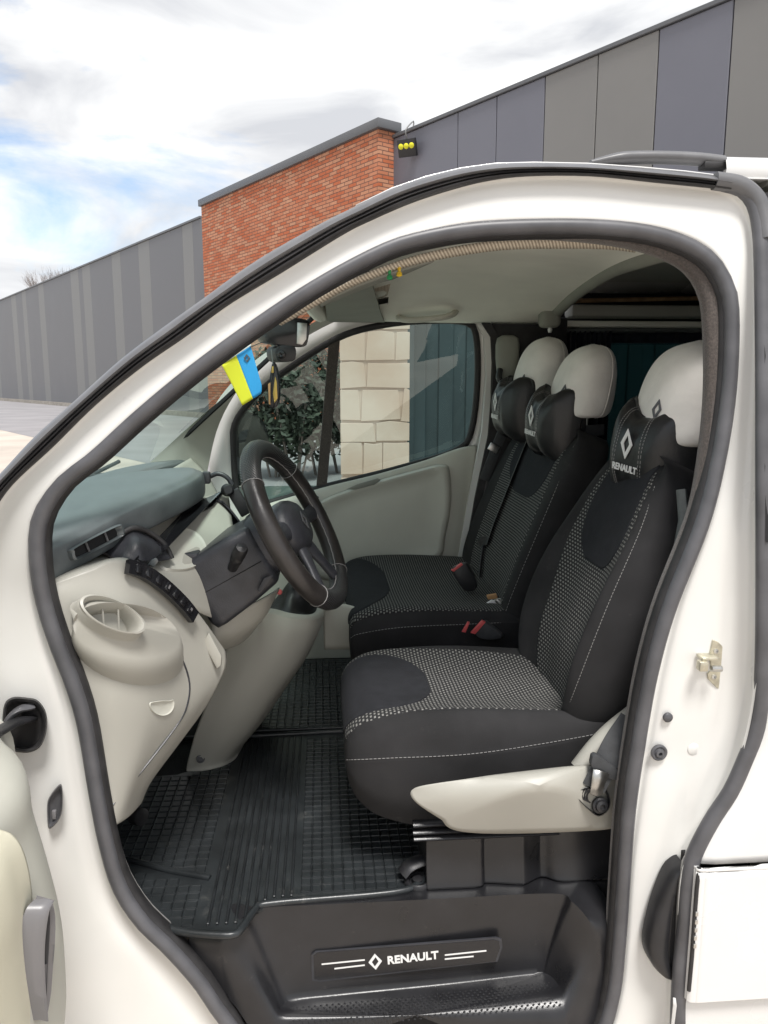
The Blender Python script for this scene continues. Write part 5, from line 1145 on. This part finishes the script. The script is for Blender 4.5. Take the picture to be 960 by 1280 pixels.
# ------------------------------------------------------------------ headrest covers and neck pillows
def headrest(cx, cy, z0, h, wy, dx, label, front_print):
    t = empty('headrest_cover', (cx, cy, z0), label=label, category='headrest', group='white headrest covers')
    g = []
    prof = [(0.0, .55, .62), (.02, .86, .86), (.10, .98, .98), (.3, 1.0, 1.0), (.55, .98, .96), (.74, .89, .86), (.87, .71, .69), (.95, .46, .45), (1.0, .04, .04)]
    for f, kw, kd in prof:
        row = []
        for i in range(56):
            a = i*6.283185/56; c, s = math.cos(a), math.sin(a)
            e = 0.82
            x = dx*kd*math.copysign(abs(c)**e, c); y = wy*kw*math.copysign(abs(s)**e, s)
            p = V((cx+x+0.05*f*h/.27, cy+y, z0+h*f))
            nz = noise.noise(V((p.x*9, p.y*9, p.z*5)))*0.008+noise.noise(V((p.x*22+7, p.y*22, p.z*9)))*0.006*(1.15-f)+noise.noise(V((p.x*40, p.y*40+3, p.z*60)))*0.0025*max(0, 1-f*2.2)
            row.append(p+V((x, y, 0)).normalized()*nz)
        g.append(row)
    g = net(g, 46, 56, cv=True) if False else [list(r) for r in zip(*[crp([g[i][j] for i in range(len(g))], 46) for j in range(56)])]
    gobj('cover', g, 'cover_white', t, cv=True, cap=True)
    n = len(g)
    for j in (10, 46):                          # seams running over the side of the cover
        tube('cover_seam', [g[i][j]+V((0, (-.0005 if j > 28 else .0005), 0)) for i in range(2, n-3)], 0.0014, 'cover_white', t, sides=5)
    if front_print:
        j = front_print; p = g[int(n*.40)][j]; q = g[int(n*.40)][(j+1) % 56]; r_ = g[int(n*.40)][(j-1) % 56]; u_ = (g[int(n*.40)+2][j]-p).normalized()
        xd = (r_-q).normalized(); nn = xd.cross(u_)
        if nn.dot(p-V((cx, cy, p.z))) < 0: xd = -xd; nn = xd.cross(u_)
        emblem('printed_emblem', p+nn*0.0015, xd, u_, 0.048, 'print_grey', t, wr=.72)
    for s in (-.06, .06): tube('headrest_post', [V((cx+.01, cy+s, z0-.06)), V((cx+.012, cy+s, z0+.03))], .006, 'metal', t)
    return t
headrest(.845, .455, 1.405, .245, .145, .095, 'large white headrest cover with a printed diamond on the driver seat', 31)
headrest(.80, 1.05, 1.445, .225, .135, .085, 'creased white headrest cover on the bench place next to the driver', 32)
headrest(.772, 1.45, 1.475, .24, .135, .085, 'white headrest cover on the bench place next to the passenger door', 32)
def pillow(c, yawd, w_, h_, th, bend, roll, label, txt=True):
    t = empty('neck_pillow', c, label=label, category='pillow', group='black bow-shaped neck pillows')
    ry = Matrix.Rotation(yawd, 3, 'Z') @ Matrix.Rotation(roll, 3, 'X')
    c = V(c)
    def pt(s, a):                               # s along the width, a round the section (0 = front)
        k = abs(s); hh = h_*(0.39+0.17*math.sin(min(1, k*1.30)*1.57)**2)*math.sqrt(max(0, 1-max(0, (k-.74)/.26)**3.2))
        tt = th*(0.38+0.12*math.sin(min(1, k*1.6)*1.57)**2)*math.sqrt(max(0, 1-max(0, (k-.42)/.58)**2.2))
        x = -tt*math.copysign(abs(math.cos(a))**1.0, math.cos(a)); z = hh*math.copysign(abs(math.sin(a))**.85, math.sin(a))
        y = -s*w_*.5
        wr = noise.noise(V((s*5+c.y*3, math.sin(a)*2, math.cos(a)*2)))*0.004+math.sin(s*26+z*30)*0.0012*max(0, k-.35)
        return c+ry @ V((x-wr+bend*s*s, y, z+wr))
    ns, na = 60, 40
    g = [[pt(-1+2*i/(ns-1), j*6.283185/na) for j in range(na)] for i in range(ns)]
    gobj('pillow_body', g, 'leather', t, cv=True, cap=True)
    for s in (-.36, -.30, .30, .36):
        vs = []; fs = []
        for q in range(52):
            a0 = -2.0+4.0*q/52; a1 = a0+0.046
            p0 = pt(s, a0); p1 = pt(s, a1); o_ = (p0-(c+ry @ V((bend*s*s, -s*w_*.5, 0)))).normalized()*.0012
            k = len(vs); sd_ = ry @ V((0, .0011, 0)); vs += [p0+o_-sd_, p0+o_+sd_, p1+o_+sd_, p1+o_-sd_, p0+o_*1.8, p1+o_*1.8]; fs += [(k, k+1, k+4), (k+1, k+2, k+5, k+4), (k+2, k+3, k+5), (k+3, k, k+4, k+5)]
        pyobj('stitching', vs, fs, 'thread', t, smooth=False)
    tube('piping', [pt(-1+2*i/39, 1.5708) if i < 40 else V() for i in range(1, 39)], .0022, 'leather', t, sides=6)
    tube('piping', [pt(-1+2*i/39, -1.5708) for i in range(1, 39)], .0022, 'leather', t, sides=6)
    xd = ry @ V((0, -1, 0)); zd = ry @ V((0, 0, 1)); fp = pt(0, 0)+(ry @ V((-1, 0, 0)))*.0035
    emblem('emblem', fp+zd*h_*.12, xd, zd, h_*.32, 'print_white', t, wr=.58)
    text('lettering', 'RENAULT', fp-zd*h_*.14, xd, zd, h_*.100, .0008, 'print_white', t, bold=.0006, sx=.92)
    for s in (-1, 1):
        e = c+ry @ V((bend*.8, s*w_*.44, -.01)); strip('strap', [e, e+V((.05, -s*.015, 0)), e+V((.11, -s*.05, .002))], V((0, 0, 1)), .035, .004, 'strap', t)
    return t
pillow((.762, .445, 1.383), math.radians(16), .285, .225, .125, .085, 0.09, 'black neck pillow with large white lettering on the driver seat')
pillow((.700, 1.05, 1.425), math.radians(8), .24, .205, .12, .06, .08, 'black neck pillow on the bench place next to the driver')
pillow((.674, 1.44, 1.460), math.radians(4), .24, .205, .12, .06, 0.05, 'black neck pillow on the bench place next to the passenger door')
# ------------------------------------------------------------------ entry step, floor mats
stp_ = empty('entry_step', (.2, 0, .33), van)
RIMZ, BOTZ = .460, .262
rim = [(284, 1243), (278, 1182), (300, 1150), (330, 1135), (420, 1130), (560, 1123), (690, 1117), (716, 1128), (742, 1160), (753, 1195), (756, 1260), (756, 1340)]
bot = [(338, 1330), (346, 1275), (352, 1258), (370, 1248), (430, 1241), (560, 1228), (665, 1216), (682, 1217), (696, 1228), (703, 1248), (708, 1285), (708, 1340)]
bot_z = BOTZ
out_ = [(272, 1252), (236, 1176), (268, 1130), (310, 1112), (420, 1106), (560, 1100), (700, 1093), (740, 1100), (772, 1150), (785, 1195), (788, 1260), (788, 1340)]
def lim(x, y, z, ymin):
    p = atz(x, y, z); return p if p.y > ymin else at(x, y, ymin)
A = [lim(x, y, RIMZ-.004, .10) for x, y in out_]; B_ = [lim(x, y, RIMZ, .088) for x, y in rim]; Cc = [lim(x, y, BOTZ, .045) for x, y in bot]
mid = lambda f, o: [a.lerp(b, f)+V((0, o, 0)) for a, b in zip(B_, Cc)]
fl_ = V((.18, .06, BOTZ-.004))
SG = [crp(r, 120) for r in (A, [a.lerp(b, .9) for a, b in zip(A, B_)], B_, [p+V((0, 0, -.006)) for p in mid(.05, 0)], mid(.2, .003), mid(.4, .005), mid(.6, .006), mid(.8, .005), mid(.94, .002), Cc, [p.lerp(fl_, .06)+V((0, 0, -.003)) for p in Cc], [p.lerp(fl_, .5)+V((0, 0, -.003)) for p in Cc], [fl_]*len(Cc))]
gobj('step_shell', SG, 'step_plastic', stp_, ang=50)
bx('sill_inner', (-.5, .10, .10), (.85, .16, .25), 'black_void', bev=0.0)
# studs of the step's tread, each a small raised lozenge
vs = []; fs = []
p00 = atz(362, 1256, BOTZ); p10 = atz(690, 1224, BOTZ)
xdir = (p10-p00); nx = 46
for i in range(nx):
    for j in range(10):
        p = p00+xdir*((i+.5*(j % 2))/nx)+V((.004, -.006-.0066*j, -.0035))
        k = len(vs); r = .0031
        vs += [p+V((-r, 0, 0)), p+V((0, -r*.8, 0)), p+V((r, 0, 0)), p+V((0, r*.8, 0)), p+V((0, 0, .0026))]
        fs += [(k, k+1, k+4), (k+1, k+2, k+4), (k+2, k+3, k+4), (k+3, k, k+4)]
pyobj('tread_studs', vs, fs, 'black_plastic', stp_, smooth=False, kind='stuff')
# name plate on the riser
q0 = mid(.3, .004); 
e0 = atz(400, 1131, RIMZ); e1 = atz(640, 1119, RIMZ); e2 = atz(500, 1234, BOTZ)
rn = (e1-e0).cross(e2-e0).normalized()
if rn.dot(CAM-e0) < 0: rn = -rn
r0 = e0+rn*.004
def rp(px, py, d=0): return atp(px, py, r0+rn*d, rn)
plate_o = [(389, 1194), (394, 1190), (620, 1172), (627, 1174), (628, 1184), (622, 1202), (395, 1228), (390, 1226)]
pl_ = prism('name_plate', [rp(*p) for p in plate_o], -rn*.004, 'column', stp_, bev=0.0)
prism('plate_face', [rp(508+(x-508)*.975, 1199+(y-1199)*.90, .0008) for x, y in plate_o], -rn*.001, 'gloss_black', pl_)
xr = (rp(560, 1192)-rp(480, 1201)).normalized(); yr = rn.cross(xr)
if yr.z < 0: yr = -yr
text('lettering', 'RENAULT', rp(516, 1197.5, .0012), xr, yr, .0245, .0006, 'print_white', pl_, bold=.0008, sx=1.04)
emblem('emblem', rp(469, 1202, .0014), xr, yr, .036, 'print_white', pl_, wr=.80)
for a, b in (((402, 1205.5), (456, 1200)), ((418, 1211), (456, 1206.5)), ((556, 1194), (608, 1188.5)), ((556, 1199), (592, 1195.5))):
    pa, pb_ = rp(*a, .0012), rp(*b, .0012); n2 = rn.cross(pb_-pa).normalized()*.0016
    prism('stripe', [pa-n2, pb_-n2, pb_+n2, pa+n2], -rn*.0006, 'print_white', pl_)
# anchor bolt and loom between mat and pedestal
an = empty('floor_anchor', atz(521, 1105, .47), van)
lathe('anchor_cup', atz(522, 1106, .455), (0, 0, 1), [(.030, 0), (.030, .012), (.026, .016), (.020, .014), (.018, .006), (.012, .006), (.012, .016), (.007, .018), (0, .018)], 'black_plastic', an, n=26)
gobj('anchor_bracket', tube_grid(cr([atz(503, 1092, .48), atz(512, 1082, .495), atz(530, 1075, .50), atz(545, 1078, .49)], 14), .010, 8, ref=V((0, 0, 1)), ry=.02), 'black_plastic', an, cv=True, cap=True)
tube('wire', cr([at(536, 1092, .20), at(538, 1075, .205), at(537, 1058, .21), at(541, 1050, .21)], 12), .0022, 'copper', an, sides=6)

# driver's mat
MZ = .458
def blocks(vs, fs, inside, x0, x1, y0, y1, px_, py_, w_, h_, sz, ht, z):
    x = x0
    while x < x1:
        y = y0
        while y < y1:
            if inside(x, y):
                k = len(vs); a, b = w_/2, h_/2; c = .86
                vs += [V((x+s*a, y+t*b, z)) for s, t in ((-1, -1), (1, -1), (1, 1), (-1, 1))]+[V((x+s*a*c, y+t*b*c, z+ht)) for s, t in ((-1, -1), (1, -1), (1, 1), (-1, 1))]
                # rimmed pad: raised frame with a sunken centre
                vs += [V((x+s*a*c*.84, y+t*b*c*.84, z+ht*.8)) for s, t in ((-1, -1), (1, -1), (1, 1), (-1, 1))]
                for q in range(4):
                    q2 = (q+1) % 4; fs += [(k+q, k+q2, k+4+q2, k+4+q), (k+4+q, k+4+q2, k+8+q2, k+8+q)]
                fs.append((k+8, k+9, k+10, k+11))
            y += py_
        x += px_
mo = [(-.54, .40), (-.44, .22), (-.33, .10), (-.20, .062), (-.175, .075), (-.150, .135), (-.12, .155), (.14, .170), (.205, .20), (.26, .26), (.34, .30), (.34, .95), (.05, .962), (-.22, .955), (-.30, .80), (-.42, .73), (-.54, .72)]
dm = empty('floor_mat', (-.1, .5, MZ), label='black rubber mat with ribs and square treads in front of the driver seat', category='floor mat', group='black rubber floor mats')
def poly_in(x, y, poly):
    c = False
    for (x0, y0), (x1, y1) in zip(poly, poly[1:]+poly[:1]):
        if (y0 > y) != (y1 > y) and x < (x1-x0)*(y-y0)/(y1-y0)+x0: c = not c
    return c
prism('mat_base', [V((x, y, MZ-.004)) for x, y in mo], V((0, 0, .006)), 'mat_rubber', dm, bev=0.0)
mz = MZ+.002
lip = cr([V((x, y, mz+.003)) for x, y in ((-.54, .40), (-.44, .22), (-.33, .10), (-.205, .066), (-.178, .078), (-.153, .137), (-.12, .155), (.14, .170), (.205, .20), (.26, .26))], 70)
tube('mat_lip', lip, .008, 'mat_rubber', dm, sides=8)
tube('mat_lip', [V((-.54, .95, mz+.002)), V((-.22, .953, mz+.002)), V((.05, .961, mz+.002)), V((.34, .95, mz+.002))], .008, 'mat_rubber', dm, sides=8)
def shrink(poly, d):
    cx = sum(p[0] for p in poly)/len(poly); cy = sum(p[1] for p in poly)/len(poly)
    return [(x+(cx-x)*d, y+(cy-y)*d) for x, y in poly]
mi = shrink(mo, .055)
vs = []; fs = []
blocks(vs, fs, lambda x, y: poly_in(x, y, mi) and x > -.052, -.048, .36, .10, .95, .0235, .0245, .0222, .0230, 0, .0035, mz)
blocks(vs, fs, lambda x, y: poly_in(x, y, mi) and x < -.262 and y > .315-(x+.4)*.35, -.55, -.265, .10, .95, .0262, .0262, .0246, .0246, 0, .0035, mz)
blocks(vs, fs, lambda x, y: poly_in(x, y, mi) and x < -.262 and y < .272-(x+.4)*.35, -.55, -.265, .06, .5, .0262, .0262, .0246, .0246, 0, .0035, mz)
pyobj('tread_squares', vs, fs, 'mat_rubber', dm, smooth=False, kind='stuff')
for k in range(11):
    x = -.245+k*.0185
    if x > -.062: break
    y0 = .10
    while not poly_in(x, y0, mi): y0 += .005
    box('rib', (x, (y0+.935)/2, mz+.0018), (.0060, .935-y0, .007), 'rib_rubber', dm, bev=.0014, seg=1)
tube('mat_ridge', cr([V((-.53, .355, mz+.002)), V((-.45, .33, mz+.002)), V((-.36, .287, mz+.002)), V((-.262, .252, mz+.002))], 20), .0075, 'mat_rubber', dm, sides=8)
# mat of the middle and passenger places
pm = empty('floor_mat', (0, 1.3, MZ), label='black rubber mat on the floor before the passenger bench', category='floor mat', group='black rubber floor mats')
bx_ = [(-.36, .985), (.30, .985), (.30, 1.62), (-.36, 1.62)]
prism('mat_base', [V((x, y, MZ-.004)) for x, y in bx_], V((0, 0, .006)), 'mat_rubber', pm)
vs = []; fs = []
blocks(vs, fs, lambda x, y: True, -.34, .29, 1.0, 1.6, .0245, .0265, .0230, .0248, 0, .0035, mz)
pyobj('tread_squares', vs, fs, 'mat_rubber', pm, smooth=False, kind='stuff')
tube('mat_lip', [V((-.36, .988, mz+.002)), V((.30, .988, mz+.002))], .007, 'mat_rubber', pm, sides=8)

# ------------------------------------------------------------------ small loose things
fg = empty('flag', at(313, 434, .82), label='small blue and yellow pennant hanging under the interior mirror', category='flag')
def flag_pt(s, t):
    a, b, c, d = at(277, 456, .82), at(313, 432, .82), at(330, 490, .82), at(303, 507, .82)
    p = (a*(1-s)+b*s)*(1-t)+(d*(1-s)+c*s)*t
    return p+V((0, .006*math.sin(3*t+2*s), 0))
for nm, s0, s1 in (('yellow_stripe', 0, .5), ('blue_stripe', .5, 1)):
    g = []
    for i in range(13):
        s = s0+(s1-s0)*i/12; tm = 1.0 if s < .85 else 1-.16*((s-.85)/.15)**2
        g.append([flag_pt(s, tm*j/14) for j in range(15)])
    gobj(nm, g, 'yellow' if s0 == 0 else 'blue', fg, thick=.0015)
emblem('crest', flag_pt(.78, .18)+V((0, -.004, 0)), V((1, 0, 0)), V((0, 0, 1)), .022, 'print_grey', fg, wr=.8)
tube('cord', cr([at(313, 434, .82), at(330, 428, .86), at(350, 434, .90)], 10), .0012, 'strap', fg, sides=5)
tube('flag_rod', [at(276, 456, .82), at(314, 431, .82)], .002, 'print_white', fg, sides=6)
an_ = empty('mirror_pendant', at(341, 480, .86), label='black and gold pendant dangling from the interior mirror', category='pendant')
tube('cord', [at(339, 436, .87), at(341, 455, .86)], .0015, 'strap_grey', an_, sides=5)
prism('pendant_body', cr([at(x, y, .86) for x, y in ((341, 452), (346, 462), (349, 485), (347, 505), (341, 511), (335, 505), (335, 485), (338, 465))], 30, True), V((.004, .016, 0)), 'gloss_black', an_, bev=.002)
prism('pendant_inlay', [at(x, y, .857) for x, y in ((344, 470), (346, 478), (347, 498), (343, 504), (341, 492))], V((0, .003, 0)), 'gold', an_, bev=.001)
prism('pendant_inlay', [at(x, y, .857) for x, y in ((340, 458), (342, 458), (342, 466), (339, 466))], V((0, .003, 0)), 'gold', an_, bev=.0005)
prism('pendant_edge', [at(x, y, .857) for x, y in ((335, 480), (338, 478), (338, 506), (336, 505))], V((0, .003, 0)), 'tan', an_, bev=.0005)
for nm, px, py, m_, lb in (('clip', 487, 342, 'green', 'green plastic clip pinned to the beige headliner edge'), ('clip', 499, 338, 'amber', 'yellow plastic clip pinned to the beige headliner edge')):
    t = empty(nm, at(px, py, .245), label=lb, category='clip')
    c = at(px, py, .243); d = V((.0, -.15, -1)).normalized()
    lathe('clip_body', c+d*-.014, d, [(.003, 0), (.0032, .014), (.0025, .016), (.0055, .019), (.006, .024), (.003, .026), (0, .026)], m_, t, n=12)
ky = empty('key_bunch', at(618, 762, .98), label='bunch of keys with tan and white tags lying on the bench', category='keys')
zk = at(615, 757, .99).z
prism('key_tag', [at(x, y, .99) for x, y in ((608, 745), (620, 743), (622, 748), (610, 750))], V((.001, .003, .004)), 'tan', ky, bev=.001)
prism('key_tag', [at(x, y, .96) for x, y in ((603, 758), (614, 751), (622, 753), (611, 761))], V((.001, .003, .004)), 'print_white', ky, bev=.001)
for a, b in (((620, 750), (632, 762)), ((624, 750), (640, 768)), ((618, 756), (628, 766))):
    gobj('key', tube_grid([at(*a, .96), at((a[0]+b[0])/2, (a[1]+b[1])/2, .955), at(*b, .95)], lambda u: .007-.004*u, 6, ref=V((0, 0, 1)), ry=.002), 'metal', ky, cv=True, cap=True)
tube('key_ring', [at(622, 750, .97)+V((.012*math.cos(a), .012*math.sin(a), .002*math.sin(2*a))) for a in [i*6.283/16 for i in range(16)]], .0014, 'metal', ky, sides=5, closed=True)

# ------------------------------------------------------------------ the opened front door on the left
fd = empty('driver_door', (-.58, -.05, .4), van)
sil = [(1.45, -.555), (1.20, -.53), (1.08, -.505), (1.026, -.490), (.947, -.467), (.866, -.455), (.77, -.437), (.685, -.425), (.60, -.424), (.526, -.429), (.42, -.45), (.36, -.48)]
gobj('inner_skin', net([[V((x+(-.10 if y > -.03 else -.07 if y > -.10 else (-.03 if y > -.15 else 0))-(.06 if z > 1.0 else 0), y, z)) for y in (.01, -.02, -.07, -.12, -.2, -.3, -.5, -.75, -.95)] for z, x in sil], 60, 40), 'grey_trim', fd)
gobj('outer_skin', net([[V((x, y, z)) for y in (.01, -.3, -.6, -.97)] for z, x in ((1.30, -.70), (1.1, -.725), (.8, -.73), (.5, -.72), (.34, -.68))], 14, 14), 'paint_white', fd)
gobj('door_edge', [[V((x, .012, z)) for x in (-.73, -.70, -.66, -.62)] for z in (1.30, .34)], 'paint', fd)
gobj('door_end', [[V((x, -.96, z)) for x in (-.73, -.6, -.43)] for z in (1.30, .34)], 'paint', fd)
gobj('door_top', [[V((x, y, z)) for y in (.01, -.96)] for x, z in ((-.72, 1.30), (-.68, 1.32), (-.64, 1.30), (-.62, 1.2))], 'grey_trim', fd)
tube('window_frame', cr([V((-.64, .0, 1.30)), V((-.62, -.25, 1.58)), V((-.58, -.55, 1.84)), V((-.57, -.85, 1.86)), V((-.60, -.95, 1.6)), V((-.64, -.955, 1.30))], 40), .028, 'paint', fd)
po = [V((-.452, -.245, .985)), V((-.44, -.26, 1.0)), V((-.43, -.33, 1.01)), V((-.45, -.5, 1.0)), V((-.45, -.88, .98)), V((-.44, -.9, .7)), V((-.44, -.88, .46)), V((-.43, -.4, .46)), V((-.425, -.265, .50)), V((-.425, -.25, .6)), V((-.43, -.248, .8))]
def padpt(px, py, y): return at(px, py, y)
pc = [[at(-2, 1036, -.30), at(14, 1042, -.292), at(26, 1056, -.288), at(34, 1078, -.285), at(39, 1105, -.283), at(42, 1140, -.28), at(46, 1180, -.28), at(52, 1230, -.28), at(54, 1290, -.28), at(50, 1400, -.28)],
      [V((p.x+.006, -.32, p.z)) for p in [at(-2, 1036, -.30), at(12, 1044, -.292), at(22, 1058, -.288), at(30, 1080, -.285), at(35, 1105, -.283), at(38, 1140, -.28), at(42, 1180, -.28), at(48, 1230, -.28), at(50, 1290, -.28), at(46, 1400, -.28)]]]
pc.append([V((p.x+.006, -.40, p.z)) for p in pc[1]]); pc.append([V((p.x+.0, -.6, p.z)) for p in pc[1]]); pc.append([V((p.x-.01, -.9, p.z)) for p in pc[1]])
gobj('door_pad', net(pc, 30, 40), 'door_cream', fd, thick=.01)
hcur = cr([at(42, 1124, -.30), at(32, 1136, -.315), at(25, 1160, -.325), at(22, 1195, -.33), at(26, 1240, -.33), at(34, 1276, -.325)], 30)
hin = cr([at(44, 1126, -.285), at(52, 1145, -.28), at(53, 1175, -.28), at(50, 1205, -.28), at(46, 1240, -.285), at(38, 1274, -.30)], 30)
gobj('pull_handle', [[a.lerp(b, f)+V((dx+.012, dy, 0)) for a, b in zip(hcur, hin)] for f, dx, dy in ((-.06, -.01, .0), (0, .006, 0), (.12, .016, -.004), (.25, .018, -.004), (.36, .010, 0), (.42, -.012, .01), (.62, -.012, .01), (.70, .008, 0), (.82, .012, 0), (.95, .008, 0), (1.05, -.006, .006))], 'handle_grey', fd)
hz = [a.lerp(b, .52)+V((.008, .004, 0)) for a, b in zip(hcur, hin)]
gobj('handle_cup', tube_grid(hz[5:16], lambda u: .004+.007*math.sin(3.14*u), 8, ref=V((0, 1, 0)), ry=.006), 'black_plastic', fd, cv=True, cap=True)
gobj('handle_web', [[a.lerp(b, f)+V((.018, -.002, 0)) for a, b in zip(hcur[16:], hin[16:])] for f in (.2, .5, .8)], 'handle_grey', fd)
